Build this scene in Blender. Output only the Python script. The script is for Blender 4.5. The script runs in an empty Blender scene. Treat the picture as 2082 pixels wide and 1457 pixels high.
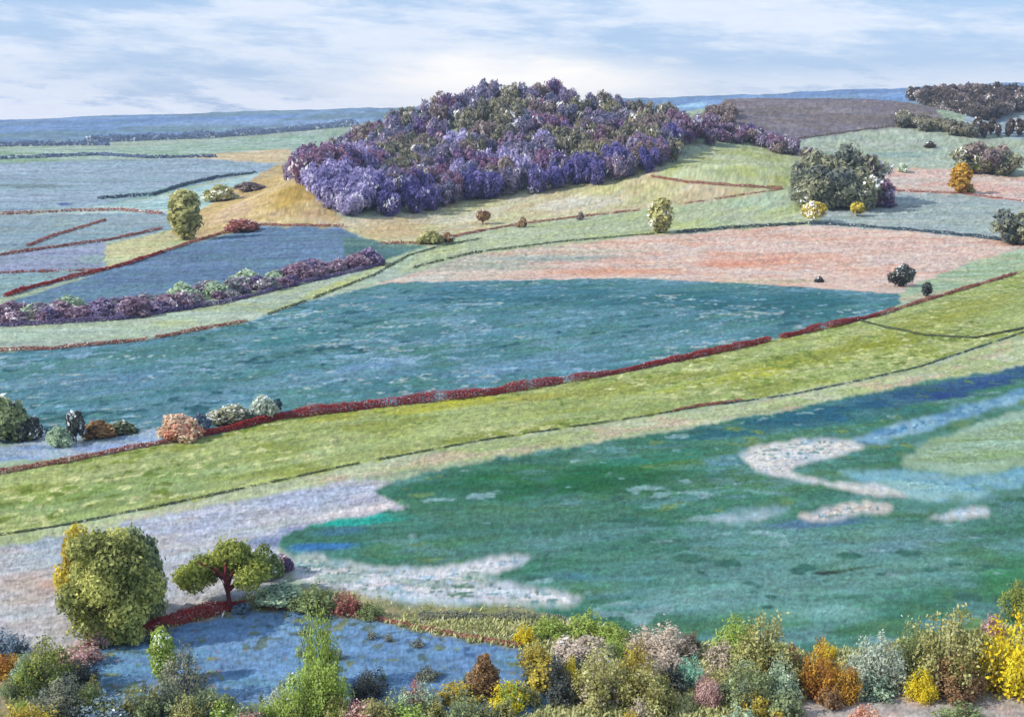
import bpy, math, random
import numpy as np
from mathutils import Vector, Matrix

# ------------------------------------------------------------------ camera, sky, sun, exposure
scene = bpy.context.scene
COL = scene.collection
R = math.radians
EYE, FPX, PITCH = 50.0, 2513.0, R(10.81)
cam_d = bpy.data.cameras.new("camera")
cam = bpy.data.objects.new("camera", cam_d)
COL.objects.link(cam)
cam.location = (0, 0, EYE)
cam.rotation_euler = (R(90) - PITCH, 0, 0)
cam_d.sensor_width = 36
cam_d.lens = FPX / 2082 * 36
cam_d.clip_start, cam_d.clip_end = 0.5, 60000
scene.camera = cam

SUN_DIR = Vector((-0.84, -0.28, 0.60)).normalized()       # towards the sun
SUN_EL = math.asin(SUN_DIR.z)
SUN_AZ = math.atan2(SUN_DIR.x, SUN_DIR.y)
world = bpy.data.worlds.new("World")
scene.world = world
world.use_nodes = True
NT = world.node_tree
for n in list(NT.nodes):
    NT.nodes.remove(n)


def wn(t, **k):
    n = NT.nodes.new(t)
    for a, b in k.items():
        setattr(n, a, b)
    return n


def wmath(op, a, b=None, c=None):
    n = wn('ShaderNodeMath', operation=op)
    for i, v in enumerate((a, b, c)):
        if v is None:
            continue
        if isinstance(v, (int, float)):
            n.inputs[i].default_value = v
        else:
            NT.links.new(v, n.inputs[i])
    return n.outputs[0]


def wmix(fac, a, b):
    n = wn('ShaderNodeMix', data_type='RGBA')
    for s, v in ((n.inputs[0], fac), (n.inputs[6], a), (n.inputs[7], b)):
        if isinstance(v, (int, float)):
            s.default_value = v
        elif isinstance(v, tuple):
            s.default_value = v
        else:
            NT.links.new(v, s)
    return n.outputs[2]


def wsmooth(v, lo, hi):
    n = wn('ShaderNodeMapRange', interpolation_type='SMOOTHSTEP')
    NT.links.new(v, n.inputs[0])
    n.inputs[1].default_value, n.inputs[2].default_value = lo, hi
    return n.outputs[0]


sky = wn('ShaderNodeTexSky', sky_type='NISHITA', sun_disc=False)
sky.sun_elevation, sky.sun_rotation = SUN_EL, SUN_AZ
sky.air_density, sky.dust_density, sky.ozone_density = 1.0, 0.6, 2.0
SKY_STR = 0.11
skyc = wn('ShaderNodeVectorMath', operation='SCALE')
NT.links.new(sky.outputs[0], skyc.inputs[0])
skyc.inputs[3].default_value = SKY_STR
tc = wn('ShaderNodeTexCoord')
sep = wn('ShaderNodeSeparateXYZ')
NT.links.new(tc.outputs['Generated'], sep.inputs[0])
dx, dy, dz = sep.outputs
# streaks of thin cloud lying on a high layer: seen low over the horizon they draw out sideways
az = wmath('ARCTAN2', dx, dy)
comb = wn('ShaderNodeCombineXYZ')
NT.links.new(wmath('MULTIPLY', az, 4.2), comb.inputs[0])
NT.links.new(wmath('MULTIPLY', wmath('ADD', dz, wmath('MULTIPLY', az, 0.055)), 23.0), comb.inputs[1])
comb.inputs[2].default_value = 3.7


def wnoise(vec, scale, detail, rough, off):
    m = wn('ShaderNodeVectorMath', operation='ADD')
    NT.links.new(vec, m.inputs[0])
    m.inputs[1].default_value = off
    n = wn('ShaderNodeTexNoise')
    NT.links.new(m.outputs[0], n.inputs['Vector'])
    n.inputs['Scale'].default_value = scale
    n.inputs['Detail'].default_value = detail
    n.inputs['Roughness'].default_value = rough
    return n.outputs[0]


n1 = wnoise(comb.outputs[0], 1.0, 7, 0.62, (1.3, 0.4, 0))
n2 = wnoise(comb.outputs[0], 2.6, 8, 0.66, (9.1, 5.2, 2))
n3 = wnoise(comb.outputs[0], 9.0, 5, 0.7, (4.1, 2.2, 7))
cl = wsmooth(wmath('ADD', n1, wmath('MULTIPLY', wmath('SUBTRACT', n2, 0.5), 0.5)), 0.41, 0.62)
grain = wmath('ADD', 0.9, wmath('MULTIPLY', n3, 0.2))
blue = wmix(0.55, skyc.outputs[0], (0.20, 0.52, 1.08, 1))
white = wn('ShaderNodeVectorMath', operation='SCALE')
white.inputs[0].default_value = (1.10, 1.11, 1.15)
NT.links.new(grain, white.inputs[3])
low = wsmooth(dz, 0.060, 0.012)                  # cloud bank over the horizon
lowc = wmath('MULTIPLY', low, wsmooth(n2, 0.33, 0.52))
cover = wmath('MAXIMUM', wmath('ADD', wmath('MULTIPLY', cl, 0.46), 0.20), wmath('MULTIPLY', lowc, 0.95))
# one brighter bank of cloud stands over the wood
ga = wmath('DIVIDE', wmath('ADD', az, 0.0), 0.15)
ge = wmath('DIVIDE', wmath('SUBTRACT', dz, 0.028), 0.030)
gd = wmath('ADD', wmath('SQRT', wmath('ADD', wmath('MULTIPLY', ga, ga), wmath('MULTIPLY', ge, ge))), wmath('MULTIPLY', wmath('SUBTRACT', n2, 0.5), 1.5))
bank = wmath('MULTIPLY', wsmooth(gd, 1.25, 0.2), wmath('GREATER_THAN', dy, 0.0))
final = wmix(bank, wmix(cover, blue, white.outputs[0]), (1.28, 1.21, 1.11, 1))
bg = wn('ShaderNodeBackground')
NT.links.new(final, bg.inputs[0])
bg.inputs[1].default_value = 1.0
wo = wn('ShaderNodeOutputWorld')
NT.links.new(bg.outputs[0], wo.inputs[0])

sun_d = bpy.data.lights.new("sun", 'SUN')
sun_d.energy = 5.0
sun_d.angle = R(0.5)
sun_d.color = (1.0, 0.94, 0.84)
sun = bpy.data.objects.new("sun", sun_d)
COL.objects.link(sun)
sun.location = (-300, -150, 400)
sun.rotation_euler = SUN_DIR.to_track_quat('Z', 'Y').to_euler()

vs = scene.view_settings
vs.view_transform = 'Standard'
vs.look = 'None'
vs.gamma = 1
vs.exposure = 0.0
vs.use_curve_mapping = False
scene.cycles.max_bounces = 5
scene.cycles.diffuse_bounces = 2
scene.cycles.transmission_bounces = 2
scene.cycles.volume_bounces = 0
scene.cycles.transparent_max_bounces = 8
scene.cycles.use_denoising = True

rng = np.random.default_rng(7)
random.seed(7)
ALB = 0.63          # sunlit picture value -> base colour


def lin(c):
    c = np.asarray(c, float) / 255.0
    return np.where(c <= 0.04045, c / 12.92, ((c + 0.055) / 1.055) ** 2.4)


def alb(c, k=ALB):
    return np.clip(lin(c) * k, 0.0, 0.85)


# ------------------------------------------------------------------ value noise
def _hash(i, j, s):
    h = (i.astype(np.int64) * 374761393 + j.astype(np.int64) * 668265263 + s * 974634721) & 0x7fffffff
    h = ((h ^ (h >> 13)) * 1274126177) & 0x7fffffff
    h = (h ^ (h >> 16)) & 0xffff
    return h / 65535.0


def vnoise(x, y, s=0):
    i, j = np.floor(x), np.floor(y)
    fx, fy = x - i, y - j
    fx, fy = fx * fx * (3 - 2 * fx), fy * fy * (3 - 2 * fy)
    a, b = _hash(i, j, s), _hash(i + 1, j, s)
    c, d = _hash(i, j + 1, s), _hash(i + 1, j + 1, s)
    return (a * (1 - fx) + b * fx) * (1 - fy) + (c * (1 - fx) + d * fx) * fy


def fbm(x, y, s=0, o=4):
    t, a, w = 0, 0.5, 0
    for k in range(o):
        t = t + a * vnoise(x * 2 ** k + 17.3 * k, y * 2 ** k - 9.1 * k, s + k)
        w += a
        a *= 0.55
    return t / w


def sst(x, a, b):
    t = np.clip((x - a) / (b - a), 0, 1)
    return t * t * (3 - 2 * t)


# ------------------------------------------------------------------ the lie of the land
def height(x, y):
    x = np.asarray(x, float)
    y = np.asarray(y, float)
    r = np.hypot(x, y)
    z = 42.0 * np.exp(-(np.maximum(r - 2, 0) / 39.0) ** 2)                  # the brow the viewer stands on
    g = lambda cx, cy, sx, sy, a: a * np.exp(-((x - cx) / sx) ** 2 - ((y - cy) / sy) ** 2)
    right = sst(x, -170, 150) * (1 - 0.92 * sst(r, 1500, 2700))
    yy = np.clip(y, 420, 870)
    z = z + (0.10 + 0.90 * right) * (0.04 * (yy - 420)) + right * 0.00017 * np.clip(yy - 520, 0, None) ** 2
    z = z + g(-14, 840, 126, 125, 46.5)                                        # wood hill
    z = z + g(-100, 645, 42, 62, 19)                                        # sandy knoll
    z = z + g(120, 668, 62, 38, 13)                                         # green knoll
    z = z + 30 * np.exp(-((x - 236) / 142) ** 4 - ((y - 1030) / 130) ** 2)  # ploughed hill
    z = z + g(500, 1400, 200, 150, 46)
    z = z + g(-60, 485, 70, 50, 3.0) + g(60, 330, 160, 60, 2.2) + g(-60, 190, 90, 30, 1.2)
    px = 1041 + x / np.maximum(y, 1) * FPX
    ridge = 54 + 125 * np.clip(px / 1850, -0.3, 1.35) + 12 * (fbm(x / 420, y / 2000, 5, 3) - 0.5) + 13 * (fbm(x / 75, y / 900, 6, 3) - 0.5)
    z = z + sst(r, 2900, 5200) * ridge * (y > 0)
    mid = sst(r, 1100, 1700)
    z = z + mid * 5 * (fbm(x / 300, y / 300, 3, 3) - 0.5)
    return z


CP, SP = math.cos(PITCH), math.sin(PITCH)


def hit(px, py):
    """where the line of sight of a photograph pixel meets the land"""
    a, b = (px - 1041.0) / FPX, (728.5 - py) / FPX
    d = np.array((a, CP + b * SP, -SP + b * CP))
    t = 60.0 * 1.004 ** np.arange(1160)
    p = d[None, :] * t[:, None]
    p[:, 2] += EYE
    f = p[:, 2] - height(p[:, 0], p[:, 1])
    k = np.nonzero(f < 0)[0]
    if len(k) == 0:
        k = len(t) - 1
        return np.array((p[k, 0], p[k, 1], height(p[k, 0], p[k, 1])))
    k = max(int(k[0]), 1)
    w = f[k - 1] / (f[k - 1] - f[k])
    q = p[k - 1] * (1 - w) + p[k] * w
    return np.array((q[0], q[1], float(height(q[0], q[1]))))


def path(pts, step=25):
    out = []
    for (x0, y0), (x1, y1) in zip(pts[:-1], pts[1:]):
        n = max(1, int(math.hypot(x1 - x0, y1 - y0) / step))
        for i in range(n):
            out.append(hit(x0 + (x1 - x0) * i / n, y0 + (y1 - y0) * i / n))
    out.append(hit(*pts[-1]))
    return np.array(out)


def inside(X, Y, poly):
    res = np.zeros(X.shape, bool)
    m = (X >= poly[:, 0].min()) & (X <= poly[:, 0].max()) & (Y >= poly[:, 1].min()) & (Y <= poly[:, 1].max())
    x, y = X[m], Y[m]
    c = np.zeros(x.shape, bool)
    j = len(poly) - 1
    for i in range(len(poly)):
        xi, yi, xj, yj = poly[i, 0], poly[i, 1], poly[j, 0], poly[j, 1]
        if yi != yj:
            c ^= ((yi > y) != (yj > y)) & (x < (xj - xi) * (y - yi) / (yj - yi) + xi)
        j = i
    res[m] = c
    return res


# ------------------------------------------------------------------ tags
def tag(o, label=None, cat=None, group=None, kind=None):
    if label:
        o['label'] = label
    if cat:
        o['category'] = cat
    if group:
        o['group'] = group
    if kind:
        o['kind'] = kind
    return o


# ------------------------------------------------------------------ materials
def nodes(name):
    m = bpy.data.materials.new(name)
    m.use_nodes = True
    nt = m.node_tree
    for n in list(nt.nodes):
        nt.nodes.remove(n)
    return m, nt


def ground_material(name, rough=0.95, spec=0.15, bump=0.35, scale=1.2, var=0.22):
    m, nt = nodes(name)
    at = nt.nodes.new('ShaderNodeAttribute')
    at.attribute_name = 'tint'
    geo = nt.nodes.new('ShaderNodeNewGeometry')
    nz = nt.nodes.new('ShaderNodeTexNoise')
    nz.inputs['Scale'].default_value = scale
    nz.inputs['Detail'].default_value = 5
    nz.inputs['Roughness'].default_value = 0.7
    nt.links.new(geo.outputs['Position'], nz.inputs['Vector'])
    mr = nt.nodes.new('ShaderNodeMapRange')
    nt.links.new(nz.outputs[0], mr.inputs[0])
    mr.inputs[1].default_value, mr.inputs[2].default_value = 0.25, 0.75
    mr.inputs[3].default_value, mr.inputs[4].default_value = 1 - var, 1 + var
    sc = nt.nodes.new('ShaderNodeVectorMath')
    sc.operation = 'SCALE'
    nt.links.new(at.outputs['Color'], sc.inputs[0])
    nt.links.new(mr.outputs[0], sc.inputs[3])
    bs = nt.nodes.new('ShaderNodeBsdfPrincipled')
    nt.links.new(sc.outputs[0], bs.inputs['Base Color'])
    bs.inputs['Roughness'].default_value = rough
    bs.inputs['Specular IOR Level'].default_value = spec
    bp = nt.nodes.new('ShaderNodeBump')
    bp.inputs['Strength'].default_value = bump
    bp.inputs['Distance'].default_value = 0.3
    nt.links.new(nz.outputs[0], bp.inputs['Height'])
    nt.links.new(bp.outputs[0], bs.inputs['Normal'])
    out = nt.nodes.new('ShaderNodeOutputMaterial')
    nt.links.new(bs.outputs[0], out.inputs[0])
    return m


M_GRASS = ground_material('grass_sward')
M_SOIL = ground_material('bare_soil', 1.0, 0.05, 0.5, 0.8, 0.25)
M_FAR = ground_material('distant_land', 1.0, 0.0, 0.0, 0.02, 0.12)
M_WATER = ground_material('still_water', 0.25, 0.5, 0.05, 0.8, 0.1)


def leaf_material(name, cols, k=1.7, trans=0.35):
    m, nt = nodes(name)
    at = nt.nodes.new('ShaderNodeAttribute')
    at.attribute_name = 'tone'
    oi = nt.nodes.new('ShaderNodeObjectInfo')
    a = nt.nodes.new('ShaderNodeMath')
    a.operation = 'MULTIPLY_ADD'
    nt.links.new(oi.outputs['Random'], a.inputs[0])
    a.inputs[1].default_value, a.inputs[2].default_value = 0.18, -0.07
    b = nt.nodes.new('ShaderNodeMath')
    b.operation = 'ADD'
    b.use_clamp = True
    nt.links.new(at.outputs['Fac'], b.inputs[0])
    nt.links.new(a.outputs[0], b.inputs[1])
    cr = nt.nodes.new('ShaderNodeValToRGB')
    el = cr.color_ramp.elements
    for i, c in enumerate(cols):
        p = i / (len(cols) - 1)
        e = el[0] if i == 0 else (el[1] if i == len(cols) - 1 else el.new(p))
        e.position = p
        e.color = (*alb(c, k), 1)
    nt.links.new(b.outputs[0], cr.inputs[0])
    d = nt.nodes.new('ShaderNodeBsdfDiffuse')
    t = nt.nodes.new('ShaderNodeBsdfTranslucent')
    nt.links.new(cr.outputs[0], d.inputs[0])
    nt.links.new(cr.outputs[0], t.inputs[0])
    mx = nt.nodes.new('ShaderNodeMixShader')
    mx.inputs[0].default_value = trans
    nt.links.new(d.outputs[0], mx.inputs[1])
    nt.links.new(t.outputs[0], mx.inputs[2])
    out = nt.nodes.new('ShaderNodeOutputMaterial')
    nt.links.new(mx.outputs[0], out.inputs[0])
    return m


def bark_material(name, c0, c1):
    m, nt = nodes(name)
    co = nt.nodes.new('ShaderNodeTexCoord')
    nz = nt.nodes.new('ShaderNodeTexNoise')
    nz.inputs['Scale'].default_value = 9
    nz.inputs['Detail'].default_value = 5
    nt.links.new(co.outputs['Object'], nz.inputs['Vector'])
    cr = nt.nodes.new('ShaderNodeValToRGB')
    cr.color_ramp.elements[0].position, cr.color_ramp.elements[1].position = 0.35, 0.65
    cr.color_ramp.elements[0].color = (*alb(c0), 1)
    cr.color_ramp.elements[1].color = (*alb(c1), 1)
    nt.links.new(nz.outputs[0], cr.inputs[0])
    bs = nt.nodes.new('ShaderNodeBsdfPrincipled')
    bs.inputs['Roughness'].default_value = 0.95
    nt.links.new(cr.outputs[0], bs.inputs['Base Color'])
    out = nt.nodes.new('ShaderNodeOutputMaterial')
    nt.links.new(bs.outputs[0], out.inputs[0])
    return m


BARK = bark_material('brown_bark', (60, 48, 50), (110, 90, 85))
BARK_RED = bark_material('red_bark', (92, 32, 42), (140, 52, 60))
BARK_PURPLE = bark_material('purple_bark', (62, 55, 85), (100, 90, 125))

PAL = {   # foliage colours, dark to light
    'lilac': [(92, 88, 134), (122, 114, 164), (144, 134, 184), (164, 154, 200), (150, 112, 128), (172, 164, 204)],
    'violet': [(66, 74, 128), (84, 94, 148), (102, 110, 162), (112, 98, 126), (130, 136, 180), (142, 104, 112)],
    'slate': [(78, 92, 118), (104, 122, 152), (128, 146, 180), (104, 106, 112), (150, 168, 204), (134, 120, 140)],
    'olive_wood': [(74, 82, 92), (94, 102, 104), (108, 116, 112), (106, 102, 122), (126, 136, 154), (140, 134, 106)],
    'rust_wood': [(104, 66, 84), (140, 80, 88), (160, 104, 102), (114, 106, 126), (184, 122, 116), (130, 124, 148)],
    'bronze': [(82, 74, 84), (106, 96, 104), (124, 112, 114), (146, 114, 104), (112, 114, 142), (146, 132, 124)],
    'shade_indigo': [(58, 66, 120), (72, 84, 144), (88, 98, 160), (100, 82, 108), (76, 90, 136), (112, 102, 146)],  # shadow band at the wood's foot, painted in as foliage colour
    'grey_wood': [(72, 70, 82), (94, 92, 104), (112, 106, 112), (88, 82, 76), (122, 114, 112), (104, 94, 80)],
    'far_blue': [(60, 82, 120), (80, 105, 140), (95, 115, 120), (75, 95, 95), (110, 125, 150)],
    'maroon': [(112, 26, 26), (180, 34, 30), (214, 40, 34), (128, 34, 34), (224, 70, 54), (98, 56, 56)],
    'red_bits': [(95, 40, 44), (156, 52, 50), (125, 72, 68), (188, 84, 72), (150, 110, 98)],
    'dark_line': [(48, 58, 58), (70, 82, 72), (92, 105, 82), (58, 62, 66), (118, 128, 98)],
    'teal_line': [(60, 82, 92), (85, 108, 110), (110, 132, 120), (75, 92, 105)],
    'pinkhedge': [(82, 50, 84), (136, 58, 80), (176, 88, 112), (126, 96, 112), (190, 136, 162), (170, 150, 162)],
    'lilachedge': [(88, 80, 120), (126, 110, 150), (162, 144, 178), (150, 106, 120), (184, 168, 194), (166, 166, 156)],
    'purplehedge': [(58, 55, 105), (82, 75, 130), (110, 95, 140), (130, 75, 90), (150, 135, 160)],
    'hero_yg': [(70, 78, 46), (106, 114, 44), (148, 150, 48), (182, 176, 50), (172, 176, 84), (200, 196, 104)],
    'hero_dk': [(60, 72, 70), (88, 102, 78), (112, 125, 88), (95, 100, 105), (140, 150, 105)],
    'green': [(58, 82, 58), (86, 115, 66), (115, 145, 82), (145, 165, 80), (128, 158, 108), (165, 170, 85)],
    'sage': [(82, 105, 95), (112, 132, 112), (140, 160, 130), (105, 125, 128), (165, 180, 150)],
    'slate_green': [(62, 74, 84), (84, 100, 106), (104, 124, 118), (98, 98, 114), (118, 136, 126), (132, 132, 104)],
    'olive': [(84, 82, 36), (122, 116, 44), (154, 146, 58), (132, 128, 76), (176, 166, 74), (164, 162, 114)],
    'ochre': [(92, 76, 36), (140, 115, 40), (172, 145, 50), (150, 130, 70), (195, 165, 75)],
    'brown': [(70, 54, 46), (98, 76, 60), (124, 98, 70), (104, 92, 84), (146, 118, 84)],
    'dark': [(42, 44, 50), (62, 66, 72), (80, 88, 84), (70, 60, 68), (96, 104, 100)],
    'orange': [(110, 58, 38), (155, 85, 42), (185, 120, 52), (165, 85, 65), (205, 140, 85), (190, 150, 60)],
    'russet': [(160, 88, 70), (200, 118, 94), (216, 142, 114), (206, 126, 104), (224, 168, 146)],
    'yellow': [(165, 140, 30), (200, 178, 32), (222, 202, 40), (205, 190, 70), (232, 218, 80), (185, 165, 50)],
    'yellowgreen': [(112, 122, 52), (150, 155, 62), (185, 182, 70), (205, 200, 95), (165, 175, 105), (140, 160, 90)],
    'pale': [(160, 165, 150), (185, 188, 172), (205, 205, 190), (190, 185, 178), (215, 215, 205), (175, 190, 175)],
    'beige': [(165, 155, 142), (190, 180, 168), (208, 198, 188), (215, 205, 195), (200, 185, 170)],
    'pink': [(150, 90, 92), (195, 115, 118), (220, 150, 150), (200, 140, 135), (230, 185, 180)],
    'teal_scrub': [(55, 98, 92), (75, 132, 118), (95, 150, 125), (88, 118, 120), (130, 172, 150)],
    'blue_scrub': [(62, 82, 112), (88, 115, 150), (108, 138, 172), (95, 112, 118), (135, 155, 165)],
    'gorsemix': [(85, 90, 52), (140, 138, 60), (205, 185, 60), (170, 110, 80), (185, 185, 130), (120, 135, 95)],
}
LEAF = {k: leaf_material(k + '_foliage', v, 3.0 if k == 'maroon' else 2.1 if k in ('hero_yg', 'yellow', 'red_bits', 'zz') else (1.62 if k in ('shade_indigo', 'violet', 'lilac', 'slate', 'olive_wood', 'rust_wood', 'bronze') else 1.9 if k in ('slate_green', 'olive', 'ochre', 'yellowgreen', 'sage', 'gorsemix', 'orange', 'russet', 'brown', 'teal_scrub', 'hero_dk') else 1.35)) for k, v in PAL.items()}

# ------------------------------------------------------------------ ground sheet
pc = np.concatenate([np.arange(-2600, -460, 40), np.arange(-460, 2542, 2.9), np.arange(2542, 4700, 40)])
ra = np.concatenate([np.geomspace(2.5, 84, 40)[:-1],
                     84 * np.exp(0.0040 * np.arange(int(math.log(450 / 84) / 0.0040))),
                     450 * np.exp(0.0058 * np.arange(int(math.log(1300 / 450) / 0.0058))),
                     np.geomspace(1300, 9000, 110)])
PC, RA = np.meshgrid(pc, ra)
GX = (PC - 1041) / FPX * RA / np.sqrt(1 + ((PC - 1041) / FPX) ** 2)
GY = RA / np.sqrt(1 + ((PC - 1041) / FPX) ** 2)
GZ = height(GX, GY)
nr, ncol = GX.shape
# tussocks, furrows and crop rows: low relief that grows with the size of the cells
cell = np.minimum(RA * 2.9 / FPX, 1.2)
def octave_noise(X, Y, scale, fx, fy, s, o=3):
    """noise whose grain grows in steps of two with the wanted scale"""
    l = np.log2(np.maximum(scale, 1e-3))
    l0 = np.floor(l)
    w = l - l0
    a, b = 2.0 ** l0, 2.0 ** (l0 + 1)
    return fbm(X / (a * fx), Y / (a * fy), s, o) * (1 - w) + fbm(X / (b * fx), Y / (b * fy), s, o) * w


GZ = GZ + cell * (0.42 * (rng.random(GX.shape) - 0.5) + 1.3 * (octave_noise(GX, GY, cell, 4, 9, 11) - 0.5)) * (RA > 70)
# ragged field edges
wob = RA * 8 / FPX
WX = GX + wob * (octave_noise(GX, GY, wob, 3, 8, 21) - 0.5) * 2.4
WY = GY + wob * 3 * (octave_noise(GX, GY, wob, 3, 8, 31) - 0.5) * 2.4
FID = np.zeros(GX.shape, int)
FIELDS = []


def field(name, label, pts, base, mix=(), patches=(), stroke=None, size=1.0, mat=None, dabs=(), soft=0, far=1e9):
    """pts: outline on the land; mix: (colour, share, size factor); patches: (x, y, half length, half height, slope, colour, strength)"""
    poly = path(pts + [pts[0]])[:-1]
    FIELDS.append(dict(name=name, label=label, base=base, mix=mix, patches=patches, size=size, mat=mat or M_GRASS, stroke=stroke, dabs=dabs, soft=soft))
    FID[inside(WX, WY, poly) & (WY < far)] = len(FIELDS)


FIELDS_DEF = []
exec_fields = None
# ---- far land
field('hills', 'far ridge of hills along the skyline, tinted haze blue', [(-900, 292), (0, 290), (300, 283), (560, 262), (760, 250), (1000, 240), (1340, 232), (1500, 215), (2900, 190), (2900, 120), (-900, 200)],
      (122, 156, 200), [((104, 140, 190), .4, 3), ((150, 178, 212), .35, 2), ((112, 142, 140), .25, 2)], [(360, 266, 240, 5, -.03, (112, 140, 128), .75), (80, 280, 120, 4, 0, (120, 145, 135), .7), (640, 256, 140, 4, -.05, (105, 130, 135), .7), (1400, 212, 60, 8, 0, (160, 205, 215), .7)], size=40, mat=M_FAR)  # blue of distance haze is painted into the ridge colour
field('field', 'pale green band of pasture far off below the blue ridge', [(-400, 302), (0, 300), (250, 300), (560, 278), (740, 262), (740, 300), (560, 312), (300, 318), (0, 335), (-400, 340)],
      (178, 200, 180), [((152, 180, 142), .35, 2), ((190, 210, 200), .3, 1), ((140, 175, 130), .2, 1)], size=14, mat=M_FAR)
field('field', 'narrow tan stubble band beside the wood, far left', [(360, 318), (590, 302), (600, 328), (500, 334), (430, 330)],
      (226, 200, 152), [((235, 212, 175), .35, 1), ((205, 190, 150), .3, 1)], size=9, mat=M_FAR)
field('field', 'wide grey blue field on the far plain', [(-400, 338), (0, 332), (200, 325), (400, 322), (590, 335), (560, 345), (430, 368), (310, 400), (150, 425), (-400, 440)],
      (160, 182, 196), [((174, 190, 206), .4, 2), ((150, 178, 182), .35, 1.3), ((140, 160, 175), .2, 1)],
      [(60, 378, 90, 5, 0, (110, 135, 130), .8), (330, 390, 130, 12, -.22, (105, 150, 145), .75), (460, 355, 60, 6, -.15, (115, 140, 160), .6), (130, 415, 16, 4, 0, (80, 105, 160), .9), (50, 428, 50, 4, 0, (95, 115, 165), .8)], size=9)
field('field', 'pale turquoise field sloping beyond the sandy knoll', [(620, 332), (560, 342), (440, 372), (310, 402), (150, 425), (0, 434), (330, 434), (380, 440), (430, 420), (600, 360)],
      (170, 208, 206), [((194, 216, 210), .4, 1.5), ((156, 194, 198), .3, 1), ((206, 218, 208), .25, 1)],
      [(150, 428, 110, 6, 0, (215, 215, 195), .7)], size=6)
field('field', 'grey green field crossed by a thin red hedge at the left edge', [(-300, 440), (0, 436), (330, 434), (380, 440), (370, 465), (215, 492), (0, 520), (-300, 560)],
      (154, 174, 182), [((168, 184, 192), .35, 2), ((154, 176, 168), .35, 1.3), ((135, 165, 180), .3, 1)],
      [(140, 455, 40, 8, 0, (190, 200, 165), .5)], size=5)
field('field', 'lilac grey field at the left edge between two red hedges', [(-300, 560), (0, 520), (215, 492), (225, 548), (0, 556), (-300, 570)],
      (158, 168, 194), [((172, 178, 205), .4, 2), ((145, 165, 175), .3, 1)], [(190, 525, 40, 12, 0, (150, 180, 170), .7)], size=4)
field('field', 'small grey teal field tapering at the left edge', [(-300, 575), (0, 556), (225, 548), (180, 560), (100, 580), (10, 605), (-300, 650)],
      (146, 178, 178), [((160, 190, 180), .4, 1.5), ((135, 165, 175), .3, 1)], size=4)
field('field', 'yellow green patch of grass below the slender tree', [(212, 500), (340, 468), (400, 470), (400, 490), (330, 510), (215, 548)],
      (200, 206, 152), [((210, 212, 170), .4, 1.3), ((185, 195, 135), .3, 1), ((215, 200, 150), .2, 1)], size=3.5)
field('field', 'sandy ochre knoll at the left end of the wood', [(340, 475), (400, 432), (470, 385), (560, 335), (600, 330), (680, 430), (720, 462), (520, 455), (400, 492)],
      (208, 182, 122), [((190, 160, 90), .35, 1.5), ((222, 198, 150), .35, 1.2), ((200, 170, 130), .25, 1)],
      [(590, 400, 40, 40, 0, (190, 160, 78), .8), (470, 430, 60, 22, -.4, (222, 192, 162), .75)], size=3.2)
field('field', 'slate blue field rounded at its top, left of centre', [(20, 612), (60, 600), (200, 556), (330, 512), (420, 488), (520, 460), (700, 462), (775, 512), (770, 530), (560, 575), (300, 615), (0, 640)],
      (106, 134, 164), [((96, 124, 154), .4, 2), ((120, 148, 180), .3, 1.3), ((106, 144, 158), .3, 1)],
      [(200, 595, 150, 14, -.15, (100, 142, 150), .6), (520, 475, 70, 10, 0, (85, 115, 140), .5)], size=3)
field('field', 'dark teal wedge between the slate blue field and the pale strip', [(700, 480), (770, 490), (880, 498), (800, 530), (770, 540), (700, 540)],
      (88, 128, 125), [((75, 115, 120), .4, 1), ((120, 155, 140), .3, 1)], size=3)
field('field', 'pale green strip of grass below the purple hedge bushes', [(-300, 700), (0, 655), (250, 645), (500, 600), (770, 535), (870, 498), (1000, 470), (1000, 520), (800, 572), (640, 606), (520, 645), (300, 692), (0, 712), (-300, 740)],
      (180, 198, 168), [((166, 184, 168), .4, 2), ((200, 208, 150), .25, 1.2), ((186, 200, 184), .3, 1)],
      [(700, 575, 110, 10, -.42, (208, 212, 120), .8), (100, 680, 130, 18, 0, (170, 195, 180), .5)], size=3)
# ---- land under and right of the wood
field('field', 'tan and cream stubble strip along the foot of the wood', [(560, 440), (690, 452), (1000, 400), (1340, 340), (1520, 372), (1600, 382), (1330, 425), (1000, 462), (870, 498), (770, 492), (690, 462)],
      (212, 206, 164), [((222, 216, 196), .35, 1.6), ((202, 200, 140), .35, 1.2), ((216, 194, 156), .3, 1)],
      [(800, 470, 90, 18, -.1, (216, 186, 136), .85), (1150, 415, 90, 18, -.17, (226, 222, 205), .8), (1260, 385, 120, 14, -.1, (205, 205, 130), .6)], stroke=((900, 460), (1200, 410)), size=3)
field('field', 'pale green strip above the pink field', [(800, 560), (880, 500), (1000, 464), (1330, 426), (1600, 384), (1660, 390), (1660, 458), (1330, 478), (960, 520)],
      (186, 198, 158), [((174, 190, 146), .35, 1.6), ((200, 208, 178), .35, 1.2), ((192, 202, 136), .2, 1)],
      [(1400, 460, 60, 10, 0, (195, 205, 120), .6), (1560, 410, 90, 20, -.1, (178, 205, 180), .7), (1430, 408, 90, 5, -.16, (222, 185, 165), .6)], stroke=((900, 510), (1300, 450)), size=3)
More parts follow.
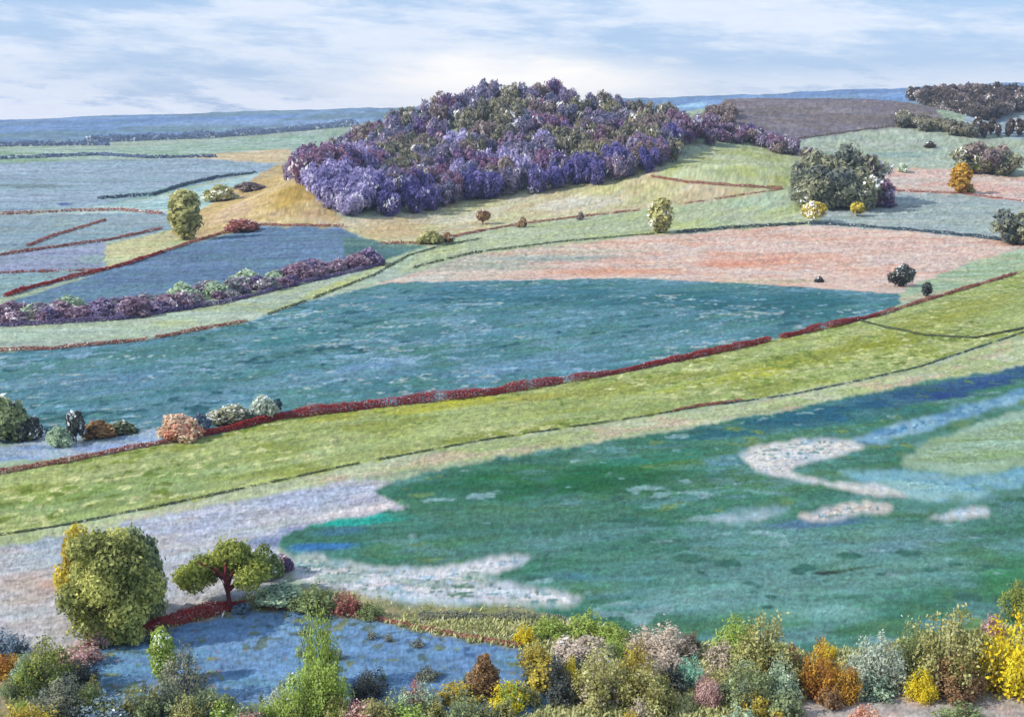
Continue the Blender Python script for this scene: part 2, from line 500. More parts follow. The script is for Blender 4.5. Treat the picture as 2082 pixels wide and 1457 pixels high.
field('field', 'wide salmon pink stubble field right of centre', [(760, 580), (960, 518), (1330, 477), (1650, 457), (1870, 470), (2060, 490), (2400, 520), (2300, 560), (1980, 560), (1840, 602), (1270, 570), (800, 580)],
      (236, 200, 182), [((240, 210, 196), .4, 1.8), ((232, 180, 154), .22, 1.3), ((220, 204, 192), .35, 1)],
      [(900, 548, 230, 34, 0, (216, 204, 184), .85), (1100, 515, 260, 22, -.05, (204, 200, 178), .7), (960, 540, 190, 12, 0, (165, 190, 170), .7), (1130, 525, 200, 9, 0, (150, 175, 168), .55), (870, 565, 90, 9, 0, (205, 215, 200), .7), (1550, 530, 200, 22, -.02, (236, 160, 132), .8), (1250, 553, 210, 10, -.03, (236, 172, 140), .7), (1800, 500, 160, 18, 0, (236, 196, 182), .6), (1560, 572, 120, 6, 0, (205, 195, 150), .6), (1050, 502, 160, 8, -.1, (200, 195, 160), .6)], stroke=((900, 550), (1600, 520)), size=2.8, mat=M_SOIL)
field('field', 'pale teal field between the pink field and the right grove', [(1650, 400), (1830, 388), (1960, 395), (2400, 420), (2400, 500), (2060, 490), (1870, 472), (1650, 458)],
      (168, 184, 180), [((178, 192, 176), .35, 1.6), ((154, 174, 174), .35, 1.2), ((186, 194, 190), .25, 1)],
      [(1720, 425, 70, 14, 0, (190, 195, 205), .5), (1980, 450, 70, 14, 0, (176, 190, 178), .5)], size=3)
field('field', 'rose pink strip behind the right grove', [(1700, 335), (1940, 345), (2082, 362), (2500, 385), (2500, 425), (2082, 410), (1940, 394), (1780, 388), (1650, 400)],
      (232, 198, 182), [((222, 210, 205), .4, 1.3), ((232, 178, 158), .35, 1.2), ((215, 205, 190), .3, 1)],
      [(1760, 360, 50, 20, .3, (222, 222, 215), .7), (2030, 385, 90, 10, .06, (232, 172, 150), .7)], size=3, mat=M_SOIL)
field('field', 'mint green field below the ploughed hill', [(1560, 300), (1600, 284), (1830, 252), (1930, 258), (2082, 292), (2500, 320), (2500, 375), (2082, 360), (1940, 344), (1700, 335), (1620, 330)],
      (182, 196, 176), [((170, 184, 168), .4, 1.6), ((194, 202, 184), .35, 1.2), ((166, 180, 152), .3, 1)],
      [(1780, 315, 170, 8, 0, (140, 172, 165), .7), (1790, 280, 120, 10, 0, (185, 212, 190), .5)], size=3.2)
field('field', 'grey mauve ploughed hillside under the skyline, right', [(1380, 262), (1440, 225), (1500, 190), (1660, 175), (1880, 175), (1925, 250), (1830, 258), (1590, 288), (1500, 290)],
      (134, 128, 138), [((122, 116, 126), .4, 2), ((150, 140, 140), .3, 1.3), ((128, 118, 110), .3, 1)],
      [(1700, 245, 200, 10, -.05, (138, 124, 110), .6), (1850, 215, 40, 20, .6, (150, 135, 122), .6), (1500, 230, 60, 20, -.3, (142, 128, 130), .5)], size=4, mat=M_SOIL, far=1100)
field('field', 'pale blue grey field at the far right edge', [(1950, 262), (1990, 236), (2082, 226), (2500, 215), (2500, 290), (2082, 285)],
      (165, 184, 192), [((180, 194, 196), .4, 1.3), ((150, 172, 180), .3, 1)], size=5)
field('field', 'rounded yellow green knoll between wood and grove', [(1325, 362), (1345, 340), (1400, 318), (1440, 300), (1560, 296), (1640, 325), (1650, 395), (1590, 384), (1500, 378), (1420, 370)],
      (186, 196, 146), [((174, 186, 124), .35, 1.5), ((198, 204, 166), .35, 1.2), ((182, 190, 108), .2, 1)],
      [(1365, 345, 30, 14, -.5, (192, 200, 100), .6), (1590, 340, 40, 18, .3, (176, 190, 120), .5)], size=2.8)
field('field', 'green meadow strip at the right edge beside the hedge', [(1790, 625), (1840, 590), (1900, 560), (2000, 525), (2082, 505), (2500, 480), (2500, 530), (2082, 552), (1980, 580), (1870, 610)],
      (172, 194, 152), [((160, 185, 140), .4, 1.3), ((200, 200, 170), .3, 1), ((175, 200, 175), .3, 1)], [(1880, 600, 60, 8, -.2, (216, 196, 168), .7)], size=2.4)
# ---- middle distance
field('field', 'large teal and blue crop field across the middle', [(-300, 745), (0, 714), (300, 692), (510, 652), (640, 608), (800, 574), (1000, 570), (1270, 565), (1500, 575), (1830, 598), (1835, 615), (1780, 642), (1500, 706), (1250, 758), (1000, 800), (780, 826), (560, 850), (420, 888), (0, 900), (-300, 940)],
      (84, 138, 146), [((70, 124, 132), .3, 2), ((104, 150, 168), .3, 1.6), ((86, 140, 128), .3, 1.2), ((128, 166, 184), .12, .8)],
      [(1550, 610, 290, 30, .03, (40, 106, 116), .95), (1150, 598, 300, 26, .0, (46, 110, 122), .85), (1650, 640, 130, 14, -.1, (46, 108, 112), .8), (900, 600, 260, 24, -.05, (74, 132, 160), .55), (300, 720, 230, 22, -.14, (92, 136, 130), .6), (220, 780, 200, 30, -.08, (108, 146, 176), .6), (700, 760, 260, 24, -.12, (122, 160, 192), .75), (1080, 745, 220, 22, -.12, (132, 166, 200), .75), (600, 690, 160, 18, -.16, (62, 136, 140), .55), (420, 760, 120, 20, -.15, (106, 150, 150), .5), (1400, 690, 200, 14, -.18, (120, 165, 178), .6), (620, 815, 90, 12, -.1, (90, 148, 138), .6), (1180, 660, 200, 18, -.1, (72, 128, 136), .5), (380, 822, 90, 18, -.1, (106, 140, 156), .6)], stroke=((400, 780), (1100, 690)), size=1.8, dabs=[((142, 178, 198), .16, 1.6), ((44, 98, 108), .2, 1.6), ((170, 190, 190), .06, 1)])
field('water', 'strip of pale blue water below the russet bush, left', [(20, 905), (120, 880), (200, 888), (330, 872), (345, 892), (300, 905), (200, 922), (60, 935), (-20, 940), (-60, 905)],
      (170, 192, 212), [((128, 160, 212), .4, 1.2), ((202, 215, 222), .35, 1), ((165, 190, 180), .25, 1)], [(220, 908, 70, 8, -.1, (120, 150, 216), .7)], size=1.2, mat=M_WATER)
field('field', 'long yellow green pasture running below the red hedge', [(-300, 1020), (0, 960), (250, 915), (420, 887), (560, 850), (1000, 802), (1250, 760), (1500, 708), (1780, 643), (1880, 610), (1990, 578), (2082, 550), (2500, 470), (2500, 600), (2082, 678), (1870, 748), (1600, 802), (1300, 848), (1000, 894), (700, 950), (300, 1036), (0, 1090), (-300, 1140)],
      (168, 182, 110), [((154, 172, 104), .35, 2.2), ((180, 192, 122), .35, 1.6), ((148, 158, 64), .24, 1.2), ((184, 194, 134), .12, .9)],
      [(250, 1000, 300, 42, -.16, (150, 174, 112), .85), (450, 940, 260, 26, -.16, (156, 178, 112), .7), (120, 1010, 130, 14, -.2, (132, 162, 84), .6), (330, 965, 150, 10, -.2, (142, 166, 84), .5), (850, 830, 200, 12, -.12, (206, 200, 52), .8), (1250, 785, 240, 18, -.16, (176, 170, 70), .65), (1480, 770, 160, 14, -.16, (200, 200, 70), .7), (1700, 720, 180, 22, -.16, (164, 168, 48), .75), (1950, 630, 190, 30, -.24, (156, 160, 62), .8), (1780, 700, 110, 10, -.1, (150, 158, 40), .6), (1000, 850, 300, 18, -.15, (182, 194, 116), .6), (600, 930, 200, 12, -.16, (184, 200, 150), .6)], stroke=((300, 970), (1500, 750)), size=1.5, dabs=[((118, 140, 56), .26, 1.2), ((212, 216, 150), .24, 1)])
field('field', 'narrow pale verge below the dark fence line', [(-300, 1150), (0, 1094), (300, 1040), (700, 954), (1000, 898), (1300, 852), (1600, 806), (1870, 752), (2082, 682), (2500, 604), (2500, 650), (2082, 742), (1850, 780), (1640, 824), (1400, 868), (1000, 930), (700, 975), (500, 1012), (300, 1052), (130, 1085), (0, 1110), (-300, 1180)],
      (188, 200, 152), [((172, 188, 120), .35, 1.5), ((204, 206, 178), .35, 1.2), ((216, 186, 162), .22, .9)],
      [(950, 928, 240, 8, -.15, (218, 190, 168), .75), (1300, 872, 160, 6, -.15, (218, 196, 170), .7), (1920, 735, 170, 18, -.27, (186, 198, 138), .7), (560, 990, 120, 12, -.17, (184, 196, 150), .6)], stroke=((300, 1040), (1500, 830)), size=1.2)
field('field', 'deep green and teal crop field in the lower right', [(548, 1100), (640, 1058), (820, 1026), (758, 998), (800, 976), (1000, 934), (1400, 870), (1640, 826), (1850, 782), (2082, 744), (2600, 640), (2600, 1330), (2082, 1290), (1850, 1330), (1650, 1340), (1400, 1330), (1200, 1290), (1000, 1250), (800, 1170), (600, 1140)],
      (72, 130, 106), [((60, 118, 94), .35, 2.4), ((92, 144, 134), .26, 1.8), ((84, 132, 92), .22, 1.4), ((110, 156, 160), .12, .9)],
      [(1150, 985, 330, 40, -.08, (44, 106, 80), .92), (1270, 955, 230, 14, -.1, (84, 134, 62), .75), (950, 985, 150, 18, -.08, (60, 116, 84), .8), (1330, 930, 200, 14, -.15, (50, 128, 108), .75), (1600, 860, 190, 20, -.18, (48, 112, 126), .85), (1900, 795, 230, 20, -.2, (44, 84, 142), .85), (1750, 850, 170, 16, -.14, (52, 124, 136), .8), (2050, 760, 110, 10, -.2, (48, 74, 148), .8), (1930, 790, 300, 24, -.22, (38, 76, 136), .9), (1620, 848, 260, 22, -.18, (36, 98, 116), .9), (1060, 985, 330, 44, -.08, (38, 106, 66), .92), (1750, 1090, 300, 24, -.1, (112, 156, 160), .6), (1350, 1230, 160, 18, 0, (126, 172, 186), .6), (800, 1075, 160, 14, -.03, (72, 126, 116), .6), (690, 1080, 100, 14, -.06, (70, 120, 165), .6), (725, 1056, 130, 13, -.06, (30, 182, 164), .98), (640, 1112, 80, 12, -.05, (56, 118, 184), .85), (850, 1118, 60, 8, 0, (80, 130, 180), .6), (1500, 1080, 230, 30, -.04, (116, 158, 160), .55), (1300, 1170, 170, 18, 0, (98, 152, 186), .55), (1100, 1060, 300, 40, -.06, (66, 118, 104), .75), (900, 1020, 150, 30, -.1, (58, 110, 92), .7), (1680, 1150, 430, 90, -.05, (108, 156, 148), .95), (1350, 1150, 200, 40, -.05, (96, 144, 138), .8), (1550, 1220, 260, 44, 0, (120, 168, 164), .9), (1250, 1110, 240, 24, -.06, (92, 142, 128), .6), (1480, 1050, 100, 8, -.08, (176, 200, 212), .7), (1560, 1000, 70, 8, .1, (150, 186, 206), .6), (1900, 1100, 160, 14, -.12, (122, 160, 176), .6), (1990, 1010, 90, 7, -.1, (130, 170, 196), .6), (1650, 1250, 200, 26, 0, (134, 182, 172), .6), (2040, 1180, 70, 60, -.3, (62, 136, 86), .7), (1680, 1164, 30, 5, -.05, (42, 58, 56), .95), (1740, 1156, 50, 3, -.12, (58, 82, 66), .7), (1530, 1045, 90, 12, -.08, (160, 192, 208), .6), (1745, 902, 70, 9, .12, (40, 66, 100), .95), (1660, 1062, 130, 12, -.05, (84, 120, 170), .7), (1480, 935, 60, 14, -.1, (120, 165, 205), .6), (1580, 965, 80, 8, .1, (120, 160, 200), .7), (1900, 850, 140, 8, -.22, (150, 195, 214), .7), (1760, 872, 70, 7, -.05, (70, 160, 150), .7), (1160, 1170, 60, 10, 0, (88, 140, 196), .6), (1000, 1140, 90, 8, -.1, (190, 204, 214), .7), (880, 1120, 140, 12, 0, (86, 128, 130), .5)], stroke=((900, 1080), (1600, 1040)), size=1.3, dabs=[((60, 112, 98), .04, 2.2), ((134, 172, 172), .08, 2), ((112, 146, 92), .08, 2)])
field('field', 'grey green rise of grass at the right edge above the S bend', [(1840, 930), (1900, 890), (2082, 830), (2600, 720), (2600, 930), (2082, 950), (1960, 965), (1830, 950)],
      (156, 182, 146), [((142, 170, 116), .4, 1.6), ((170, 200, 180), .35, 1.3)], [(2000, 860, 130, 14, -.2, (168, 202, 188), .7), (1960, 930, 110, 14, -.05, (140, 166, 106), .7)], size=1.2, soft=6)
field('water', 'turquoise wet hollow at the right edge below the grass rise', [(1700, 960), (1840, 955), (1960, 968), (2082, 952), (2600, 930), (2600, 985), (2082, 985), (1960, 1020), (1860, 1015), (1780, 985)],
      (140, 190, 196), [((110, 165, 190), .4, 1.2), ((170, 205, 200), .35, 1)], [(1840, 985, 80, 10, .1, (165, 208, 200), .6), (2000, 990, 70, 6, -.08, (96, 150, 186), .6)], size=1.0, soft=6, dabs=[((120, 164, 150), .3, 1.5)])
field('path', 'white chalk S bend curving through the green field', [(1500, 925), (1540, 905), (1620, 892), (1700, 890), (1770, 905), (1720, 925), (1640, 940), (1600, 955), (1680, 978), (1790, 985), (1860, 1010), (1760, 1004), (1640, 980), (1540, 955)],
      (226, 222, 214), [((196, 210, 226), .3, 1), ((232, 224, 210), .4, 1)], size=.9, mat=M_SOIL, soft=2, dabs=[((120, 160, 160), .34, .8), ((176, 200, 216), .42, 1.0)])
field('path', 'oval cream chalk patch below the S bend', [(1625, 1048), (1680, 1028), (1760, 1018), (1812, 1022), (1800, 1040), (1720, 1052), (1650, 1060)],
      (222, 212, 200), [((232, 220, 204), .4, 1), ((200, 196, 200), .2, .8)], size=.9, mat=M_SOIL, soft=2, dabs=[((120, 160, 160), .34, .8), ((176, 200, 216), .42, 1.0)])
field('path', 'cream chalk streak near the right edge of the green field', [(1880, 1058), (1940, 1036), (2010, 1028), (2020, 1045), (1980, 1058), (1920, 1054)],
      (220, 212, 196), [((196, 206, 206), .4, 1)], size=.9, mat=M_SOIL, soft=2, dabs=[((120, 160, 160), .34, .8), ((176, 200, 216), .42, 1.0)])
field('path', 'long broken white streak above the oval chalk patch', [(1440, 1062), (1500, 1038), (1570, 1024), (1610, 1030), (1560, 1050), (1490, 1066)],
      (186, 206, 214), [((210, 214, 214), .4, 1), ((140, 176, 180), .4, .8)], size=.9, mat=M_SOIL, soft=3, dabs=[((110, 156, 154), .45, .8)])
field('path', 'pale blue white sweep running up to the right edge beneath the pasture', [(1720, 895), (1800, 866), (1900, 842), (2000, 815), (2082, 790), (2300, 740), (2300, 765), (2082, 815), (1960, 848), (1860, 882), (1790, 900)],
      (140, 186, 206), [((176, 208, 218), .4, 1), ((84, 140, 180), .4, 1)], size=1.0, soft=4, dabs=[((60, 120, 160), .4, .9)])
field('field', 'pale lilac grey bare field around the two left trees', [(-300, 1185), (0, 1112), (130, 1088), (300, 1054), (500, 1014), (700, 978), (800, 976), (758, 998), (828, 1031), (640, 1066), (570, 1092), (560, 1120), (600, 1150), (560, 1200), (480, 1235), (280, 1285), (160, 1320), (-300, 1420)],
      (196, 196, 204), [((184, 194, 214), .35, 1.8), ((206, 198, 192), .35, 1.4), ((190, 200, 200), .25, 1)],
      [(620, 1010, 170, 22, -.1, (184, 196, 218), .85), (735, 1038, 120, 9, -.17, (234, 220, 218), .95), (600, 1078, 50, 10, -.1, (120, 140, 180), .7), (60, 1200, 130, 70, 0, (208, 188, 174), .85), (110, 1190, 50, 14, .1, (226, 180, 160), .6), (90, 1105, 90, 16, 0, (178, 194, 204), .8), (360, 1160, 80, 40, 0, (204, 200, 202), .6), (540, 1100, 60, 14, 0, (92, 116, 158), .6)], stroke=((100, 1110), (700, 1010)), size=1.2, mat=M_SOIL)
field('path', 'white chalky streaks between the green field and the scrub', [(580, 1125), (640, 1128), (760, 1150), (900, 1152), (1000, 1132), (1085, 1125), (1060, 1150), (980, 1170), (1060, 1185), (1190, 1215), (1160, 1235), (1040, 1232), (940, 1225), (800, 1230), (700, 1205), (600, 1175)],
      (226, 226, 228), [((234, 228, 226), .4, 1), ((196, 212, 224), .3, 1), ((140, 166, 150), .16, .9)], stroke=((600, 1140), (1000, 1160)), size=1.0, mat=M_SOIL, soft=2, dabs=[((120, 160, 160), .36, .8), ((104, 142, 118), .40, .8), ((176, 200, 216), .40, 1.0)])
# ---- foreground
field('ground', 'rough olive scrubland at the near edge', [(-600, 1440), (160, 1315), (280, 1290), (560, 1190), (700, 1200), (850, 1232), (1060, 1236), (1200, 1270), (1400, 1320), (1500, 1290), (1650, 1335), (1850, 1300), (2082, 1270), (2600, 1200), (2600, 1700), (1800, 1800), (300, 1800), (-600, 1700)],
      (168, 164, 120), [((190, 186, 160), .35, 1.2), ((130, 136, 84), .35, 1), ((196, 168, 140), .25, .9), ((108, 122, 100), .22, .7)],
      [(60, 1330, 130, 30, -.2, (206, 188, 176), .7), (900, 1262, 160, 12, .15, (150, 152, 92), .6), (500, 1225, 80, 14, -.2, (168, 178, 140), .6)], size=1.0)
field('field', 'bright blue field behind the foreground scrub', [(150, 1335), (280, 1295), (400, 1262), (500, 1246), (620, 1240), (760, 1262), (950, 1305), (1080, 1318), (1140, 1380), (1120, 1440), (1000, 1470), (150, 1480), (120, 1400)],
      (120, 158, 196), [((110, 146, 186), .4, 2), ((132, 168, 204), .3, 1.6), ((114, 160, 188), .2, 1)],
      [(560, 1280, 150, 18, 0, (128, 174, 208), .6), (800, 1280, 160, 16, .15, (132, 176, 204), .5)], stroke=((300, 1360), (900, 1350)), size=1.1, mat=M_SOIL, dabs=[((104, 124, 118), .20, 1), ((82, 112, 150), .18, 1), ((150, 132, 132), .10, .8), ((138, 152, 116), .2, 1)])
field('path', 'pale grey chalk track crossing the bottom right corner', [(1630, 1425), (1720, 1412), (1800, 1402), (1900, 1402), (1990, 1394), (2082, 1378), (2500, 1330), (2500, 1520), (1600, 1560), (1610, 1450)],
      (200, 190, 180), [((212, 204, 196), .4, 1), ((180, 172, 168), .3, .8), ((216, 186, 170), .15, .7)], size=.8, mat=M_SOIL)

FACE_ID = FID[:-1, :-1]
IDX = np.arange(nr * ncol).reshape(nr, ncol)
quads = np.stack([IDX[:-1, :-1], IDX[:-1, 1:], IDX[1:, 1:], IDX[1:, :-1]], -1).reshape(-1, 4)
fid = FACE_ID.reshape(-1)
FX, FY, FZ, FR = GX.ravel(), GY.ravel(), GZ.ravel(), RA.ravel()


def paint(f, X, Y, seed):
    """the colour of the soil or crop over a field, with haze tint on the far ridge"""
    s = f['size']
    if f['stroke']:
        a, b = hit(*f['stroke'][0]), hit(*f['stroke'][1])
        th = math.atan2(b[1] - a[1], b[0] - a[0])
    else:
        th = 0.12
    U = X * math.cos(th) + Y * math.sin(th)
    V = -X * math.sin(th) + Y * math.cos(th)
    C = np.tile(np.asarray(f['base'], float), (len(X), 1))
    held = np.zeros(len(X))
    for (x, y, lx, ly, sl, c, k) in f['patches']:
        o, p, q = hit(x, y), hit(x + lx * 0.5, y + sl * lx * 0.5), hit(x, y + ly * 0.5)
        A = np.array([[p[0] - o[0], q[0] - o[0]], [p[1] - o[1], q[1] - o[1]]]) * 2
        if abs(np.linalg.det(A)) < 1e-6:
            continue
        Ai = np.linalg.inv(A)
        e0 = Ai[0, 0] * (X - o[0]) + Ai[0, 1] * (Y - o[1])
        e1 = Ai[1, 0] * (X - o[0]) + Ai[1, 1] * (Y - o[1])
        d = np.hypot(e0, e1) + 0.9 * (fbm(U / (5 * s), V / (2.2 * s), seed + 50, 4) - 0.5)
        w = k * sst(d, 1.15, 0.45)
        C = C * (1 - w[:, None]) + np.asarray(c, float) * w[:, None]
        held = np.maximum(held, w)
    for i, (c, share, fs) in enumerate(f['mix']):
        n = fbm(U / (6.0 * s * fs), V / (3.0 * s * fs), seed + 7 * i, 5)
        th_ = 0.60 - 0.28 * share
        w = 0.85 * sst(n, th_ - 0.02, th_ + 0.10) * (1 - 0.7 * held)
        C = C * (1 - w[:, None] * 0.75) + np.asarray(c, float) * w[:, None] * 0.75
    for i, (c, amt, fs) in enumerate(f.get('dabs', ())):
        n = 0.62 * fbm(U / (1.3 * s * fs), V / (1.0 * s * fs), seed + 61 + 5 * i, 2) + 0.38 * fbm(U / (14 * s), V / (9 * s), seed + 63 + 5 * i, 3)
        w = 0.9 * sst(n, 0.70 - 0.22 * amt, 0.74 - 0.22 * amt)
        C = C * (1 - w[:, None]) + np.asarray(c, float) * w[:, None]
    g = fbm(U / (0.9 * s), V / (0.6 * s), seed + 91, 3) - 0.5
    g2 = fbm(U / (0.34 * s), V / (0.26 * s), seed + 93, 2) - 0.5
    h = fbm(U / (9 * s), V / (0.9 * s), seed + 97, 3) - 0.5
    C = C * (1 + 0.24 * g[:, None] + 0.26 * g2[:, None] + 0.24 * h[:, None] + 0.05 * rng.normal(size=(len(X), 1)))
    C[:, 0] += 10 * (fbm(U / (2 * s), V / (1.2 * s), seed + 101, 2) - 0.5)
    C[:, 2] += 14 * (fbm(U / (2.4 * s), V / (1.4 * s), seed + 103, 2) - 0.5)
    return alb(np.clip(C, 5, 245))


base_f = dict(base=(176, 192, 160), mix=[((160, 180, 150), .4, 2), ((190, 200, 185), .3, 1.3)], patches=(), size=4, stroke=None)
FALL = [base_f] + FIELDS
TINT = np.zeros((nr * ncol, 3))
vid = FID.ravel()
for k, f in enumerate(FALL):
    m = vid == k
    if m.any():
        TINT[m] = paint(f, FX[m], FY[m], 200 + 13 * k)
# neighbouring crops thin out into each other over a cell or two
T3 = TINT.reshape(nr, ncol, 3)
edge = np.zeros(FID.shape, bool)
for a, b in ((0, 1), (1, 0)):
    e = FID != np.roll(FID, 1, 0 if a else 1)
    edge |= e | np.roll(e, -1, 0 if a else 1)
soft = np.zeros(FID.shape, bool)
for k, f in enumerate(FALL):
    if f.get('soft'):
        e = edge & (FID == k)
        for _ in range(f['soft']):
            e = e | np.roll(e, 1, 0) | np.roll(e, -1, 0) | np.roll(e, 1, 1) | np.roll(e, -1, 1)
        soft |= e
for it in range(4):
    av = (np.roll(T3, 1, 0) + np.roll(T3, -1, 0) + np.roll(T3, 1, 1) + np.roll(T3, -1, 1) + 2 * T3) / 6
    T3[soft] = av[soft]
for it in range(2):
    av = (np.roll(T3, 1, 0) + np.roll(T3, -1, 0) + np.roll(T3, 1, 1) + np.roll(T3, -1, 1) + 2 * T3) / 6
    T3[edge] = av[edge]
TINT = T3.reshape(-1, 3)


def ground_mesh(name, faces, mat, label):
    used, inv = np.unique(faces.ravel(), return_inverse=True)
    me = bpy.data.meshes.new(name)
    v = np.stack([FX[used], FY[used], FZ[used]], -1)
    me.vertices.add(len(used))
    me.vertices.foreach_set('co', v.ravel())
    me.loops.add(faces.size)
    me.loops.foreach_set('vertex_index', inv.ravel().astype(np.int32))
    me.polygons.add(len(faces))
    me.polygons.foreach_set('loop_start', np.arange(0, faces.size, 4, dtype=np.int32))
    me.polygons.foreach_set('loop_total', np.full(len(faces), 4, dtype=np.int32))
    me.polygons.foreach_set('use_smooth', np.ones(len(faces), bool))
    me.update()
    at = me.attributes.new('tint', 'FLOAT_COLOR', 'POINT')
    c = TINT[used]
    at.data.foreach_set('color', np.concatenate([c, np.ones((len(c), 1))], 1).ravel())
    me.materials.append(mat)
    o = bpy.data.objects.new(name, me)
    COL.objects.link(o)
    return tag(o, label, name, None, 'structure')


for k, f in enumerate(FALL):
    fs = quads[fid == k]
    if len(fs):
        ground_mesh('ground' if k == 0 else f['name'], fs, M_GRASS if k == 0 else f['mat'],
                    'pale green open land between the fields' if k == 0 else f['label'])


# ------------------------------------------------------------------ foliage meshes
def leaf_mesh(name, cen, nor, size, tone, aspect=0.62, up=0.0):
    n = len(cen)
    t = rng.normal(size=(n, 3))
    t[:, 2] += up * np.sign(rng.random(n) + 1)
    t -= nor * np.sum(t * nor, 1)[:, None]
    t /= np.linalg.norm(t, axis=1)[:, None] + 1e-9
    b = np.cross(nor, t)
    a = size[:, None] * t
    w = size[:, None] * aspect * b
    sk = (rng.random((n, 1)) - 0.5) * 0.7
    v = np.stack([cen - a, cen + w + a * sk, cen + a, cen - w + a * sk], 1).reshape(-1, 3)
    me = bpy.data.meshes.new(name)
    me.vertices.add(4 * n)
    me.vertices.foreach_set('co', v.ravel())
    me.loops.add(4 * n)
    me.loops.foreach_set('vertex_index', np.arange(4 * n, dtype=np.int32))
    me.polygons.add(n)
    me.polygons.foreach_set('loop_start', np.arange(0, 4 * n, 4, dtype=np.int32))
    me.polygons.foreach_set('loop_total', np.full(n, 4, dtype=np.int32))
    me.update()
    at = me.attributes.new('tone', 'FLOAT', 'POINT')
    at.data.foreach_set('value', np.repeat(np.clip(tone, 0, 1), 4))
    return me


def lobes_leaves(lobes, leaf, cover, jit=1.0):
    """leaves over and inside a set of ellipsoid boughs; each bough is broken into sprays with tones of their own"""
    C, N, T = [], [], []
    cs = np.array([l[0] for l in lobes])
    rs = np.array([l[1] for l in lobes])
    for i in range(len(lobes)):
        area = 4 * math.pi * (rs[i].prod()) ** (2 / 3)
        n = max(12, int(cover * area / (leaf * leaf * 1.2)))
        d = rng.normal(size=(n, 3))
        d /= np.linalg.norm(d, axis=1)[:, None]
        spray = 0.5 + 0.5 * np.sin(d[:, 0] * 8 + i) * np.sin(d[:, 1] * 7 + 2 * i) * np.cos(d[:, 2] * 8 + i) + 0.25 * np.sin(d[:, 0] * 15 + d[:, 2] * 11 + i)
        rad = 0.50 + 0.58 * rng.random(n) ** 0.7 + 0.42 * (spray - 0.5) + 0.25 * (rng.random(n) > .93) * rng.random(n)
        p = cs[i] + d * rs[i] * rad[:, None]
        q = (p[:, None, :] - cs[None]) / rs[None]
        m = (np.linalg.norm(q, axis=2) < 0.5).sum(1) == 0
        nn = d / rs[i]
        nn /= np.linalg.norm(nn, axis=1)[:, None]
        nn = nn + rng.normal(size=(n, 3)) * jit * 0.55
        nn /= np.linalg.norm(nn, axis=1)[:, None]
        t = rng.random() * 0.6 + 0.0 + 0.5 * spray + rng.normal(size=n) * 0.12
        C.append(p[m]); N.append(nn[m]); T.append(t[m])
    C, N, T = np.concatenate(C), np.concatenate(N), np.concatenate(T)
    m = C[:, 2] > 0.01
    return C[m], N[m], T[m]


def tube_mesh(name, limbs, sides=7):
    vs_, fs_ = [], []
    for pts, r0, r1 in limbs:
        base = len(vs_)
        m = len(pts)
        for i, p in enumerate(pts):
            p = Vector(p)
            d = (Vector(pts[min(i + 1, m - 1)]) - Vector(pts[max(i - 1, 0)])).normalized()
            a = d.orthogonal().normalized()
            b = d.cross(a)
            r = r0 + (r1 - r0) * i / (m - 1)
            if i == 0:
                r *= 1.25
            for k in range(sides):
                an = 2 * math.pi * k / sides
                vs_.append(p + a * (r * math.cos(an)) + b * (r * math.sin(an)))
        for i in range(m - 1):
            for k in range(sides):
                fs_.append((base + i * sides + k, base + i * sides + (k + 1) % sides, base + (i + 1) * sides + (k + 1) % sides, base + (i + 1) * sides + k))
        fs_.append(tuple(base + (m - 1) * sides + k for k in range(sides)))
    me = bpy.data.meshes.new(name)
    me.from_pydata([tuple(v) for v in vs_], [], fs_)
    me.update()
    return me


